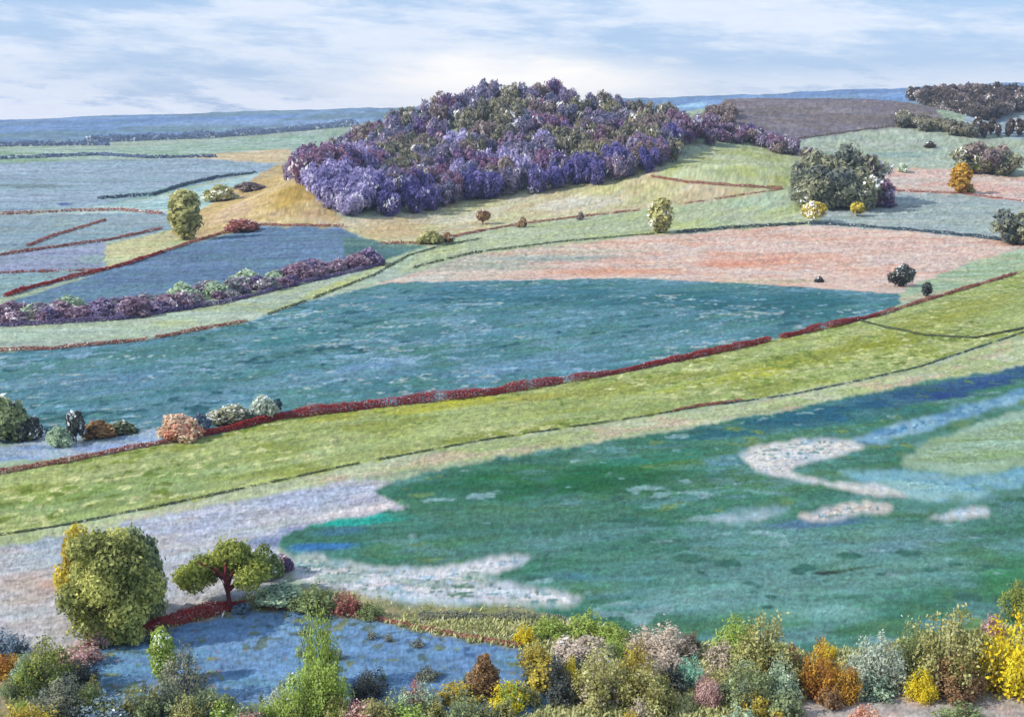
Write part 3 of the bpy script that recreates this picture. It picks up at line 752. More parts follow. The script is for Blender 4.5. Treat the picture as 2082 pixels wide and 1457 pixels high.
def shape(kind, seed):
    """boughs and trunk of a plant one unit high"""
    r = random.Random(seed)
    L, limbs = [], []
    if kind == 'bush':            # broad dome down to the ground
        n = 13
        for i in range(n):
            a = 2.4 * i + r.uniform(-.4, .4)
            k = math.sqrt((i + .5) / n)
            h = 0.70 * (1 - 0.72 * k ** 2) * r.uniform(.8, 1.1)
            s = r.uniform(.17, .27)
            L.append(((0.44 * k * math.cos(a), 0.44 * k * math.sin(a), max(h, .14)), (s * 1.1, s * 1.1, s)))
        L.append(((r.uniform(-.06, .06), 0, .36), (.30, .30, .32)))
        for i in range(5):
            a = 1.3 * i + r.random()
            limbs.append(([(0.03 * math.cos(a), 0.03 * math.sin(a), -.03), (.12 * math.cos(a), .12 * math.sin(a), .25), (.25 * math.cos(a), .25 * math.sin(a), .52)], .022, .008))
    elif kind == 'tree':          # rounded crown on a short trunk
        n = 15
        for i in range(n):
            a = 2.4 * i + r.uniform(-.5, .5)
            u = (i + .5) / n
            ph = math.acos(1 - 1.75 * u)
            rad = .27 * r.uniform(.85, 1.15)
            s = r.uniform(.13, .21)
            L.append(((rad * math.sin(ph) * math.cos(a), rad * math.sin(ph) * math.sin(a), .56 + .27 * math.cos(ph)), (s * 1.1, s * 1.1, s)))
        L.append(((0, 0, .55), (.22, .22, .24)))
        limbs.append(([(0, 0, -.04), (.01, 0, .18), (.0, .01, .42), (.02, 0, .7)], .034, .012))
        for i in range(5):
            a = 1.26 * i + r.random()
            limbs.append(([(0, 0, .24 + .04 * i), (.10 * math.cos(a), .10 * math.sin(a), .40 + .04 * i), (.22 * math.cos(a), .22 * math.sin(a), .56 + .03 * i)], .016, .006))
    elif kind == 'wood':          # woodland tree, foliage low down, uneven top
        n = 12
        for i in range(n):
            a = 2.4 * i + r.uniform(-.6, .6)
            u = (i + .5) / n
            z = .90 - .72 * u
            rad = .06 + .30 * math.sin(math.pi * min(1, .18 + .8 * u)) * r.uniform(.8, 1.15)
            s = r.uniform(.13, .22)
            L.append(((rad * math.cos(a), rad * math.sin(a), z), (s, s, s * 1.15)))
        L.append(((0, 0, .5), (.22, .22, .34)))
        limbs.append(([(0, 0, -.05), (.0, .01, .3), (.01, 0, .82)], .028, .008))
        for i in range(4):
            a = 1.57 * i + r.random()
            limbs.append(([(0, 0, .2 + .1 * i), (.14 * math.cos(a), .14 * math.sin(a), .38 + .1 * i)], .012, .005))
    elif kind == 'oval':          # tall full crown of many small boughs on a short trunk
        for i in range(26):
            a = 2.4 * i + r.uniform(-.6, .6)
            ph = math.acos(1 - 1.86 * (i + .5) / 26)
            q = r.uniform(.66, 1.22)
            s = r.uniform(.08, .17)
            L.append(((.27 * q * math.sin(ph) * math.cos(a) * (1.12 if math.cos(ph) < 0 else .96), .27 * q * math.sin(ph) * math.sin(a), .54 + .37 * q * math.cos(ph)), (s * 1.1, s * 1.1, s)))
        L.append(((0, 0, .52), (.15, .15, .26)))
        limbs.append(([(0, 0, -.04), (.01, 0, .15), (0, .01, .45), (.02, 0, .8)], .036, .01))
        for i in range(6):
            a = 1.05 * i + r.random()
            limbs.append(([(0, 0, .14 + .07 * i), (.10 * math.cos(a), .10 * math.sin(a), .26 + .08 * i), (.22 * math.cos(a), .22 * math.sin(a), .40 + .08 * i)], .015, .005))
    elif kind == 'tall':          # slim upright crown
        n = 10
        for i in range(n):
            a = 2.4 * i
            u = (i + .5) / n
            rad = .07 * r.uniform(.6, 1.3)
            s = .11 + .07 * math.sin(math.pi * (1 - u) * .95)
            L.append(((rad * math.cos(a), rad * math.sin(a), .90 - .76 * u), (s, s, s * 1.1)))
        limbs.append(([(0, 0, -.04), (.01, 0, .3), (0, 0, .9)], .028, .006))
        limbs.append(([(0, 0, .3), (.1, .03, .5)], .012, .005))
        limbs.append(([(0, 0, .4), (-.09, -.04, .62)], .012, .005))
    elif kind == 'cone':
        n = 13
        for i in range(n):
            a = 2.4 * i
            u = (i + .5) / n
            s = .06 + .13 * u
            rad = .04 + .20 * u * r.uniform(.7, 1.1)
            L.append(((rad * math.cos(a), rad * math.sin(a), .92 - .80 * u), (s, s, s * 1.3)))
        L.append(((0, 0, .4), (.14, .14, .36)))
        limbs.append(([(0, 0, -.04), (0, .01, .4), (0, 0, .9)], .03, .006))
    elif kind == 'flat':          # spreading flat-topped crown on a leaning trunk
        for i in range(20):
            a = 2.4 * i
            k = math.sqrt((i + .5) / 20)
            if math.sin(a) * k < -.25 and abs(-.10 + .68 * k * math.cos(a)) < .34:
                continue
            s = r.uniform(.15, .22)
            L.append(((-.10 + .68 * k * math.cos(a), .16 + .45 * k * math.sin(a), .74 - .26 * k * k + .07 * r.uniform(-1, 1) - .14 * (math.cos(a) < -.2) * k), (s * 1.2, s * 1.1, s * .95)))
        limbs.append(([(.06, -.16, -.05), (.04, -.15, .2), (.0, -.12, .45), (-.04, .02, .76)], .044, .022))
        for a, z in ((0.2, .34), (2.6, .30), (1.5, .42), (4.4, .4), (3.3, .46)):
            limbs.append(([(.03, -.14, z), (.05 + .25 * math.cos(a), .22 * math.sin(a), z + .16), (.02 + .5 * math.cos(a), .4 * math.sin(a), z + .28)], .032, .010))
    return L, limbs


def scrub_leaves(seed, leaf, cover):
    """many thin stems fanning up from the root, with leaves and buds strung along their outer parts"""
    r = np.random.default_rng(seed)
    C, N, T, limbs = [], [], [], []
    ns = 34
    lean = r.normal(size=2) * .10
    n_leaf = int(cover * 2.3 / (leaf * leaf * 1.2))
    for i in range(ns):
        a = 2.4 * i + r.uniform(-.5, .5)
        k = math.sqrt((i + .5) / ns)
        top = np.array((0.56 * k * math.cos(a) + lean[0], 0.56 * k * math.sin(a) + lean[1], (1.0 - .66 * k * k) * r.uniform(.62, 1.08)))
        b = np.array((.16 * k * math.cos(a + .4), .16 * k * math.sin(a + .4), -.03))
        mid = b * .45 + top * .55 + np.array((.10 * k * math.cos(a), .10 * k * math.sin(a), -.03)) + r.normal(size=3) * .03
        limbs.append(([tuple(b), tuple(mid), tuple(top)], .011, .003))
        m = int(n_leaf / ns * r.uniform(.4, 1.6))
        t = 1 - r.random(m) ** 1.35 * .85
        P = (1 - t)[:, None] ** 2 * b + 2 * (t * (1 - t))[:, None] * mid + (t ** 2)[:, None] * top
        w = .035 + .075 * (1 - t)[:, None] + .035 * np.sin(t * 9 + i)[:, None] ** 2
        P = P + r.normal(size=(m, 3)) * w
        nn = np.array((math.cos(a) * k, math.sin(a) * k, .75)) + r.normal(size=(m, 3)) * .75
        C.append(P)
        N.append(nn / np.linalg.norm(nn, axis=1)[:, None])
        T.append(r.random() * .62 + .08 + .28 * (t - .5) + r.normal(size=m) * .09)
    C, N, T = np.concatenate(C), np.concatenate(N), np.concatenate(T)
    ok = C[:, 2] > .005
    return C[ok], N[ok], T[ok], limbs


SHAPES = {}


def get_shape(kind, seed, leaf, cover):
    key = (kind, seed, leaf)
    if key not in SHAPES:
        if kind == 'scrub':
            C, N, T, limbs = scrub_leaves(seed, leaf, cover)
        else:
            L, limbs = shape(kind, seed)
            C, N, T = lobes_leaves(L, leaf, cover)
        sz = 1.15 * leaf * (0.5 + 1.0 * rng.random(len(C)))
        me = leaf_mesh(kind + '_crown', C, N, sz, T, *((.42, 2.2) if kind == 'wood' else (.6, .4)))
        me.materials.append(None)
        tr = tube_mesh(kind + '_trunk', limbs)
        tr.materials.append(None)
        SHAPES[key] = (me, tr)
    return SHAPES[key]


def plant(name, label, cat, pos, h, w, kind, pal, seed=1, leaf=.05, cover=1.5, bark=None, group=None, rot=None):
    """a thing on the ground: trunk and crown"""
    me, tr = get_shape(kind, seed, leaf, cover)
    root = bpy.data.objects.new(name, None)
    COL.objects.link(root)
    root.empty_display_size = 0.5
    root.location = pos
    root.scale = (w, w, h)
    root.rotation_euler = (0, 0, random.uniform(0, 6.28) if rot is None else rot)
    tag(root, label, cat, group)
    for nm, m, mat in (('trunk', tr, bark or BARK), ('crown', me, LEAF[pal])):
        o = bpy.data.objects.new(nm, m)
        COL.objects.link(o)
        o.parent = root
        o.material_slots[0].link = 'OBJECT'
        o.material_slots[0].material = mat
    return root


W_UNIT = {'oval': .74, 'scrub': 1.15, 'bush': 1.1, 'tree': .80, 'wood': .78, 'tall': .42, 'cone': .62, 'flat': 1.55}


def at_px(name, label, cat, px, py, hp, wp, kind, pal, **k):
    """stand a plant on the land where its foot is seen; hp, wp its height and width in photograph pixels"""
    p = hit(px, py)
    depth = p[1] * CP + (EYE - p[2]) * SP
    h, w = hp / FPX * depth / CP, wp / FPX * depth
    p[2] -= 0.02 * h
    return plant(name, label, cat, tuple(p), h, w / W_UNIT[kind], kind, pal, **k)


# ------------------------------------------------------------------ hedges
def hedge(name, label, pts, h, w, pal, leaf=.3, dens=1.0, gap=0.0, group=None, hf=None, cat='hedge', kind=None):
    P = path(pts, 12)
    seg = np.linalg.norm(np.diff(P[:, :2], axis=0), axis=1)
    s = np.concatenate([[0], np.cumsum(seg)])
    n = int(dens * s[-1] * (2 * h + w) * 1.1 / (leaf * leaf * 1.2))
    n = min(n, 90000)
    u = rng.random(n) * s[-1]
    if gap > 0:
        g = fbm(u / (6 * h), u * 0 + 3.3, len(pts) + int(pts[0][0]), 3)
        u = u[rng.random(n) < sst(g, gap * 0.45, gap * 1.05)]
        n = len(u)
    x, y = np.interp(u, s, P[:, 0]), np.interp(u, s, P[:, 1])
    k = np.clip(np.searchsorted(s, u) - 1, 0, len(seg) - 1)
    tx, ty = (P[k + 1, 0] - P[k, 0]) / (seg[k] + 1e-9), (P[k + 1, 1] - P[k, 1]) / (seg[k] + 1e-9)
    hh = h * (0.40 + 1.1 * fbm(u / (4.5 * h), u * 0 + 1.7 + pts[0][0], 77, 4))
    if hf:
        hh = hh * np.interp(u / s[-1], np.linspace(0, 1, len(hf)), hf)
    a = rng.random(n) * math.pi
    rad = 0.7 + 0.35 * rng.random(n)
    o = np.cos(a) * w * 0.5 * rad * (hh / h)
    z = np.sin(a) * hh * rad
    X, Y = x - ty * o, y + tx * o
    C = np.stack([X, Y, height(X, Y) + z + 0.02], -1)
    N = np.stack([-ty * np.cos(a), tx * np.cos(a), np.sin(a) + .2], -1) + rng.normal(size=(n, 3)) * .5
    N /= np.linalg.norm(N, axis=1)[:, None]
    T = 0.15 + 0.75 * fbm(u / (1.6 * h), a, 15, 3) + rng.normal(size=n) * 0.16
    org = P[len(P) // 2].copy()
    me = leaf_mesh(name, C - org, N, leaf * (.6 + .8 * rng.random(n)), T, aspect=.55)
    me.materials.append(LEAF[pal])
    ob = bpy.data.objects.new(name, me)
    COL.objects.link(ob)
    ob.location = org
    return tag(ob, label, cat, group, kind)


hedge('hedge', 'long dark red hedge climbing between the teal field and the yellow green pasture', [(400, 888), (480, 872), (560, 852), (780, 826), (1000, 802), (1250, 760), (1500, 708), (1640, 676), (1785, 642)], 1.3, 1.5, 'maroon', .17, 1.3, .42, hf=(.6, 1.25, 1.4, 1.1, .8, 1.0, 1.0, 1.15, .7))
hedge('hedge', 'thin broken reddish hedge running on to the right edge', [(1785, 642), (1880, 612), (1990, 580), (2082, 552), (2300, 508)], .9, 1.1, 'red_bits', .22, .9, .5)
hedge('hedge', 'low brown and red hedge at the left edge below the water', [(-120, 985), (0, 962), (130, 940), (250, 916), (340, 900), (410, 886)], .7, .9, 'red_bits', .16, 1.1)
hedge('hedge', 'low dark hedge line along the lower side of the yellow green pasture', [(-200, 1125), (0, 1088), (130, 1068), (300, 1034), (500, 992), (700, 948), (1000, 892), (1300, 848), (1420, 828)], .28, .36, 'dark_line', .09, 1.2, .52)
hedge('hedge', 'low dark hedge line rising to the right edge above the pale verge', [(1470, 822), (1600, 804), (1740, 776), (1870, 746), (1960, 716), (2082, 676), (2300, 620)], .30, .4, 'teal_line', .12, .9, .50)
hedge('hedge', 'short red scrub streak on the pale verge', [(1370, 836), (1430, 825), (1510, 815)], .5, .7, 'red_bits', .16, 1.1)
hedge('hedge', 'dark curved hedge inside the olive end of the pasture', [(1745, 652), (1800, 666), (1880, 682), (1980, 688), (2082, 668), (2250, 630)], .5, .6, 'dark_line', .16, 1.1, .35)
hedge('hedge', 'red and grey hedge along the top of the teal field at left', [(-100, 722), (0, 714), (110, 710), (300, 692), (420, 668), (505, 654)], .8, .9, 'red_bits', .26, 1.0, .42)
hedge('hedge', 'thin dark hedge line up the pale strip to the sand', [(545, 640), (640, 606), (760, 560), (830, 520), (900, 500), (980, 485)], .6, .7, 'dark_line', .26, .9, .46)
hedge('hedge', 'thin dark hedge curving above the pink field towards the small tree', [(840, 545), (960, 515), (1140, 492), (1330, 476)], .7, .8, 'dark_line', .30, .9, .46)
hedge('hedge', 'dark teal hedge along the top of the pink field', [(1375, 474), (1500, 464), (1640, 456), (1700, 458), (1870, 471), (1960, 480), (2040, 490)], 1.3, 1.3, 'teal_line', .34, 1.1, .2)
hedge('hedge', 'red and brown hedge along the lower edge of the stubble strip', [(770, 496), (860, 496), (960, 474), (1060, 456), (1160, 444), (1300, 428)], 1.0, 1.0, 'red_bits', .32, .9, .42)
hedge('hedge', 'faint red hedge between the two pale strips near the knoll', [(1390, 415), (1490, 400), (1590, 385)], .8, .9, 'red_bits', .34, .7, .52)
hedge('hedge', 'dark red hedge at the foot of the yellow green knoll', [(1325, 360), (1400, 372), (1500, 379), (1590, 384)], 1.3, 1.2, 'red_bits', .34, 1.1, .2)
hedge('hedge', 'thin brown hedge along the rose pink strip', [(1800, 388), (1950, 394), (2082, 410), (2300, 430)], 1.0, 1.0, 'red_bits', .36, .9, .35)
hedge('hedge', 'dark hedge between mint green field and ploughed hill', [(1580, 289), (1700, 272), (1800, 259), (1850, 255)], 1.4, 1.4, 'bronze', .5, .9, .2)
hedge('hedge', 'bright red hedge along the upper side of the slate blue field', [(10, 604), (60, 588), (120, 572), (180, 558), (260, 538), (330, 514)], 1.3, 1.2, 'maroon', .34, 1.2)
hedge('hedge', 'red hedge around the rounded top of the slate blue field', [(330, 514), (410, 488), (470, 470), (530, 458), (620, 460), (700, 461)], 1.1, 1.1, 'red_bits', .34, 1.0, .35)
hedge('hedge', 'thin red hedge slanting across the grey green field', [(55, 502), (110, 480), (170, 462), (215, 448)], 1.1, 1.2, 'red_bits', .42, .9, .3)
hedge('hedge', 'red hedge from the left edge up to the slender tree', [(-60, 528), (0, 520), (110, 504), (215, 490), (330, 466)], 1.2, 1.2, 'red_bits', .42, 1.0, .25)
hedge('hedge', 'faint red hedge under the lilac grey field', [(-60, 560), (0, 556), (120, 552), (220, 550)], .9, 1.0, 'red_bits', .36, .9, .42)
hedge('hedge', 'brown hedge below the turquoise field', [(0, 437), (150, 430), (240, 428), (330, 436)], 1.5, 1.6, 'red_bits', .6, .9, .35)
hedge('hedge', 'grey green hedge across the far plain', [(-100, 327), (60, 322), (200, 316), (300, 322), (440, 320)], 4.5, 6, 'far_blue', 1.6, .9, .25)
hedge('hedge', 'teal hedge between the grey blue and the turquoise fields', [(200, 405), (310, 398), (380, 376), (440, 362), (520, 352)], 2.2, 2.6, 'teal_line', .9, .9, .3)
hedge('hedge', 'dark red hedge bank under the two left trees', [(165, 1322), (240, 1296), (320, 1276), (400, 1256), (470, 1238), (500, 1230)], 1.0, 1.1, 'maroon', .13, 1.6, hf=(.5, .8, 1.1, 1.2, 1.2, .7))
hedge('hedge', 'thin broken red brown hedge on the bank above the bright blue field', [(540, 1236), (640, 1238), (740, 1254), (850, 1276), (960, 1298), (1060, 1314)], .38, .5, 'red_bits', .10, 1.2, .42)
hedge('hedge', 'short dark green strip of scrub below the white chalk streaks', [(850, 1256), (940, 1256), (1040, 1258), (1150, 1262)], .75, 1.0, 'slate_green', .13, 1.0, .34)

# far woods that read as one mass
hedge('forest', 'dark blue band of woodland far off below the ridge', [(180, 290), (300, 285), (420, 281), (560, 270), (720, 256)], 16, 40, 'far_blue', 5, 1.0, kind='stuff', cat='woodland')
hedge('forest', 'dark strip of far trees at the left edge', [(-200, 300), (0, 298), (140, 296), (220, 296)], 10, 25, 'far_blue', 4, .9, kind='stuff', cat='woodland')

# ------------------------------------------------------------------ the big wood on the hill
def scatter(poly, step, n_max, jitter=.42):
    x0, x1, y0, y1 = poly[:, 0].min(), poly[:, 0].max(), poly[:, 1].min(), poly[:, 1].max()
    pts = []
    row = 0
    y = y0
    while y < y1:
        x = x0 + (step / 2 if row % 2 else 0)
        while x < x1:
            pts.append((x + random.uniform(-jitter, jitter) * step, y + random.uniform(-jitter, jitter) * step))
            x += step
        y += step * .88
        row += 1
    pts = np.array(pts)
    pts = pts[inside(pts[:, 0], pts[:, 1], poly)]
    return pts[:n_max]


def project(p):
    d = np.asarray(p, float) - np.array((0, 0, EYE))
    dep = d[1] * CP - d[2] * SP
    return 1041 + FPX * d[0] / dep, 728.5 - FPX * (d[1] * SP + d[2] * CP) / dep


front = path([(572, 350), (610, 395), (660, 436), (720, 452), (850, 434), (1000, 410), (1180, 384), (1335, 352), (1385, 318)], 30)
wood_poly = np.vstack([front[:, :2], [(125, 800), (112, 870), (60, 885), (-20, 885), (-100, 840), (-126, 725)]])
WOOD_KINDS = {
    'shade_indigo': ('front row tree along the lower edge of the hill wood, coloured deep blue as shade', 'shade blue trees along the foot of the hill wood'),
    'lilac': ('lilac tree with a pale rounded crown at the left end of the hill wood', 'lilac trees in the hill wood'),
    'violet': ('violet tree with a mauve crown inside the hill wood', 'violet trees in the hill wood'),
    'slate': ('slate blue tree in the middle of the hill wood', 'slate blue trees in the hill wood'),
    'olive_wood': ('dark olive green tree high up in the hill wood', 'olive trees in the hill wood'),
    'rust_wood': ('rust red tree in the hill wood towards its right end', 'rust red trees in the hill wood'),
    'bronze': ('bronze brown tree standing within the hill wood', 'bronze trees in the hill wood'),
}
for (x, y) in scatter(wood_poly, 10.6, 400):
    z = float(height(x, y))
    px, py = project((x, y, z))
    dfront = np.min(np.hypot(front[:, 0] - x, front[:, 1] - y))
    if dfront > 30 and random.random() < .26:
        continue
    e = 0.75 * float(sst(fbm(np.array([x / 20]), np.array([y / 30]), 41, 2), .28, .72)[0]) + .25 * random.random()
    if px < 760 and y < 735:
        pal = 'lilac' if e < .62 else ('violet' if e < .85 else 'rust_wood')
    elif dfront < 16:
        pal = 'shade_indigo' if e < .74 else ('rust_wood' if e < .84 else 'slate')  # front row takes the shadow colour
    elif px > 1290:
        pal = 'rust_wood' if e < .5 else ('bronze' if e < .75 else 'olive_wood')
    elif py < 300:
        pal = 'olive_wood' if e < .30 else ('slate' if e < .68 else ('violet' if e < .86 else 'bronze'))
    else:
        pal = ['violet', 'slate', 'lilac', 'slate', 'bronze', 'olive_wood', 'rust_wood'][min(6, int(e * 7))]
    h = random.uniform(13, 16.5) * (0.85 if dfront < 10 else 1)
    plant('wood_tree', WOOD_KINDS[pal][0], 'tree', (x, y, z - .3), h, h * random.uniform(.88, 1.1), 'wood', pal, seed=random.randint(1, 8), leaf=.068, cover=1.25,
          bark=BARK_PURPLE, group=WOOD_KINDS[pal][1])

# trees filling the dip between the wood, the knoll and the ploughed hill
dip = path([(1385, 330), (1400, 300), (1450, 292), (1530, 298), (1600, 318), (1650, 335)], 20)
for i in range(38):
    k = random.uniform(0, len(dip) - 1)
    a = dip[int(k)] + (dip[min(int(k) + 1, len(dip) - 1)] - dip[int(k)]) * (k % 1)
    x, y = a[0] + random.uniform(-5, 5), a[1] + random.uniform(2, 26)
    pal = random.choice(['rust_wood', 'bronze', 'rust_wood', 'violet'])
    h = random.uniform(6, 10)
    lab = {'rust_wood': 'rust red tree in the dip beside the yellow green knoll', 'bronze': 'bronze tree in the dip beside the yellow green knoll', 'violet': 'violet tree in the dip beside the yellow green knoll'}[pal]
    plant('tree', lab, 'tree', (x, y, float(height(x, y)) - .2), h, h * 1.15, 'wood', pal, seed=random.randint(1, 6), leaf=.075, bark=BARK_PURPLE, group={'rust_wood': 'rust red trees in the dip', 'bronze': 'bronze trees in the dip', 'violet': 'violet trees in the dip'}[pal])

# left flank and far side of the ploughed hill
flank = path([(1395, 275), (1430, 240), (1480, 212), (1500, 240), (1470, 285)], 20)
for (x, y) in scatter(flank[:, :2], 11, 40):
    h = random.uniform(5, 8)
    plant('tree', 'brownish small tree on the left flank of the ploughed hill', 'tree', (x, y, float(height(x, y)) - .2), h, h * 1.2, 'wood', 'bronze', seed=random.randint(1, 6), leaf=.075, bark=BARK_PURPLE, group='trees on the flank of the ploughed hill')
for i in range(34):
    px = random.uniform(1830, 1980)
    p = hit(px, 256 + (px - 1830) * .13 + random.uniform(-9, 6))
    h = random.uniform(5, 9)
    plant('tree', 'olive brown tree in the belt below the ploughed hill', 'tree', (p[0], p[1], p[2] - .2), h, h * 1.2, 'wood', 'olive_wood', seed=random.randint(1, 6), leaf=.075, group='trees below the ploughed hill')
for i in range(10):
    px = 1975 + i * 14 + random.uniform(-5, 5)
    p = hit(px, 276 + random.uniform(-4, 8))
    h = random.uniform(8, 13)
    plant('tree', 'thin dark tree standing on the pale blue grey field at the far right edge', 'tree', tuple(p), h, h * 1.0, 'tall', 'grey_wood', seed=random.randint(1, 3), leaf=.075, group='thin trees at the far right edge')
fw = np.array([(335, 1130), (470, 1130), (640, 1130), (640, 1420), (440, 1420)], float)
for (x, y) in scatter(fw, 12.5, 400):
    qx, qy = project((x, y, float(height(x, y))))
    if not (1836 < qx < 2125) or qy > 262 - (qx > 1960) * (qx - 1960) * .30 or (qx < 1930 and qy > 196 + (qx - 1836) * .68):
        continue
    h = random.uniform(12, 15)
    pal = 'grey_wood' if random.random() < .75 else 'bronze'
    plant('skyline_tree', {'grey_wood': 'grey brown tree in the dark wood on the right skyline', 'bronze': 'bronze tinted tree in the dark wood on the right skyline'}[pal], 'tree', (x, y, float(height(x, y)) - .3), h, h * 1.3, 'wood', pal, seed=random.randint(1, 6), leaf=.075, bark=BARK_PURPLE,
          group={'grey_wood': 'grey trees in the right skyline wood', 'bronze': 'bronze trees in the right skyline wood'}[pal])

# ------------------------------------------------------------------ purple hedge bushes
hedge('hedge', 'dark violet hedge line under the long row of rose and lilac bushes', [(-60, 668), (0, 664), (120, 658), (250, 650), (450, 618), (620, 576), (775, 540)], 1.2, 1.5, 'purplehedge', .28, 1.2, .38)
for i in range(84):
    t = i / 83
    px = -30 + 795 * t + random.uniform(-6, 6)
    by = np.interp(px, [-30, 0, 250, 450, 620, 775], [664, 660, 646, 614, 572, 536])
    back = random.random() * .75 * np.interp(px, [0, 500, 770], [30, 24, 10])
    pal = random.choice(['pinkhedge', 'pinkhedge', 'purplehedge', 'pinkhedge', 'lilachedge'] if back < 12 else ['lilachedge', 'pinkhedge', 'sage'])
    lab = {'pinkhedge': 'rose and plum bush in the long hedge row below the slate blue field', 'lilachedge': 'pale lilac bush in the long hedge row below the slate blue field', 'purplehedge': 'dark purple bush in the long hedge row below the slate blue field', 'sage': 'sage green bush in the long hedge row below the slate blue field'}[pal]
    if random.random() < .22:
        continue
    hp = random.uniform(16, 44)
    at_px('hedge_bush', lab, 'bush', px, by - back, hp * .9, hp * random.uniform(1.2, 1.7), 'bush', pal, seed=random.randint(1, 4), leaf=.07, cover=1.2,
          group={'pinkhedge': 'rose bushes in the hedge row', 'lilachedge': 'lilac bushes in the hedge row', 'purplehedge': 'purple bushes in the hedge row', 'sage': 'sage bushes in the hedge row'}[pal])

# ------------------------------------------------------------------ single trees and bushes of the middle distance
S = at_px
S('tree', 'slender olive green tree on the slope left of the sandy knoll', 'tree', 378, 488, 102, 56, 'tall', 'olive', seed=1, leaf=.05)
S('bush', 'olive bush on the crest of the sandy knoll', 'bush', 450, 408, 34, 66, 'bush', 'olive', seed=1, leaf=.06)
S('bush', 'low dark bush trailing along the crest of the knoll to the wood', 'bush', 508, 388, 20, 60, 'bush', 'bronze', seed=2, leaf=.07)
S('bush', 'red bush at the lower edge of the sandy knoll', 'bush', 492, 470, 28, 62, 'bush', 'red_bits', seed=3, leaf=.07)
S('tree', 'small olive tree standing alone above the pink field', 'tree', 1342, 474, 72, 46, 'tall', 'olive', seed=2, leaf=.05)
S('bush', 'olive bush on the hedge at the left end of the stubble strip', 'bush', 875, 496, 30, 50, 'bush', 'olive', seed=2, leaf=.06)
S('bush', 'brown bush beside the olive bush on the stubble hedge', 'bush', 905, 492, 22, 34, 'bush', 'brown', seed=3, leaf=.07)
S('bush', 'tiny dark bush alone on the stubble strip', 'bush', 982, 456, 30, 26, 'tree', 'brown', seed=3, leaf=.07)
S('bush', 'tiny brown bush on the stubble hedge under the wood', 'bush', 1062, 462, 22, 20, 'bush', 'brown', seed=1, leaf=.07)
S('bush', 'tiny grey bush on the stubble hedge right of the tiny brown one', 'bush', 1180, 446, 16, 16, 'bush', 'bronze', seed=1, leaf=.07)
for i, (px, py, hp, wp, sd) in enumerate([(1648, 414, 84, 84, 1), (1688, 408, 108, 100, 2), (1735, 412, 94, 100, 3), (1685, 424, 80, 90, 5), (1735, 426, 72, 90, 6), (1645, 424, 52, 60, 7)]):
    S('tree', 'grey green round tree of the domed grove above the pink field', 'tree', px, py, hp, wp, 'wood', 'slate_green', seed=sd, leaf=.05, cover=1.5, group='trees of the domed grove')
S('tree', 'rust tinted tree on the right shoulder of the domed grove', 'tree', 1755, 412, 86, 60, 'wood', 'rust_wood', seed=5, leaf=.055)
S('tree', 'dark plum tree at the right foot of the domed grove', 'tree', 1780, 420, 54, 64, 'wood', 'rust_wood', seed=4, leaf=.055)
S('bush', 'dark blue bush at the right tip of the domed grove', 'bush', 1800, 420, 26, 36, 'bush', 'violet', seed=4, leaf=.07)
S('bush', 'ochre bush under the left side of the domed grove', 'bush', 1655, 452, 44, 44, 'tree', 'ochre', seed=2, leaf=.055)
S('bush', 'little yellow brown bush under the right side of the domed grove', 'bush', 1742, 440, 30, 26, 'tree', 'ochre', seed=3, leaf=.065)
S('bush', 'yellow olive bush behind the top left of the domed grove', 'bush', 1650, 345, 26, 60, 'bush', 'gorsemix', seed=1, leaf=.065)
for i, (px, py, hp, wp, sd) in enumerate([(1965, 352, 52, 62, 1), (2005, 354, 62, 70, 2), (2042, 356, 46, 56, 3)]):
    S('tree', 'dark grey green tree of the right grove with the yellow top', 'tree', px, py, hp, wp, 'wood', 'slate_green' if i != 1 else 'bronze', seed=sd, leaf=.06, group='trees of the right grove')
S('tree', 'yellow topped tree in the middle of the right grove', 'tree', 1996, 350, 62, 84, 'bush', 'yellowgreen', seed=3, leaf=.06)
S('bush', 'red and olive bush standing before the left end of the right grove', 'bush', 1952, 394, 62, 36, 'tall', 'orange', seed=3, leaf=.06)
S('bush', 'brown bush low beside the red and olive bush', 'bush', 1966, 392, 20, 30, 'bush', 'olive', seed=2, leaf=.07)
S('tree', 'grey green tree cut by the right edge beside the teal field', 'tree', 2068, 496, 68, 88, 'wood', 'slate_green', seed=4, leaf=.055)
S('tree', 'small dark round tree at the right end of the pink field', 'tree', 1832, 582, 44, 42, 'wood', 'dark', seed=4, leaf=.05)
S('bush', 'small blue grey bush right of the dark round tree', 'bush', 1884, 602, 28, 18, 'tall', 'dark', seed=2, leaf=.07)
S('bush', 'tiny dark bush on the edge between pink and teal fields', 'bush', 1665, 574, 14, 18, 'bush', 'dark', seed=2, leaf=.08)
S('bush', 'small green bush on the rose pink strip', 'bush', 1836, 350, 20, 20, 'bush', 'sage', seed=2, leaf=.08)
S('bush', 'tiny grey bush on the mint green field', 'bush', 1890, 300, 14, 22, 'bush', 'grey_wood', seed=2, leaf=.08)

# left end of the red hedge
S('tree', 'dark green and plum tree cut by the left edge beside the teal field', 'tree', 8, 890, 96, 110, 'bush', 'hero_dk', seed=2, leaf=.045)
S('bush', 'dark plum bush right of the tree at the left edge', 'bush', 62, 892, 50, 50, 'bush', 'dark', seed=3, leaf=.06)
S('tree', 'thin blackish tree with bare trunk beside the water strip', 'tree', 155, 898, 66, 36, 'tree', 'dark', seed=2, leaf=.06)
S('bush', 'pale green bush left of the thin blackish tree', 'bush', 122, 905, 46, 46, 'bush', 'sage', seed=3, leaf=.06)
S('bush', 'brown olive rounded bush beside the water strip', 'bush', 198, 888, 36, 60, 'bush', 'brown', seed=4, leaf=.06)
S('bush', 'dark green bush behind the brown olive bush', 'bush', 250, 880, 26, 50, 'bush', 'dark_line', seed=1, leaf=.07)
S('bush', 'salmon russet rounded bush at the left end of the red hedge', 'bush', 366, 892, 56, 80, 'bush', 'russet', seed=2, leaf=.05)
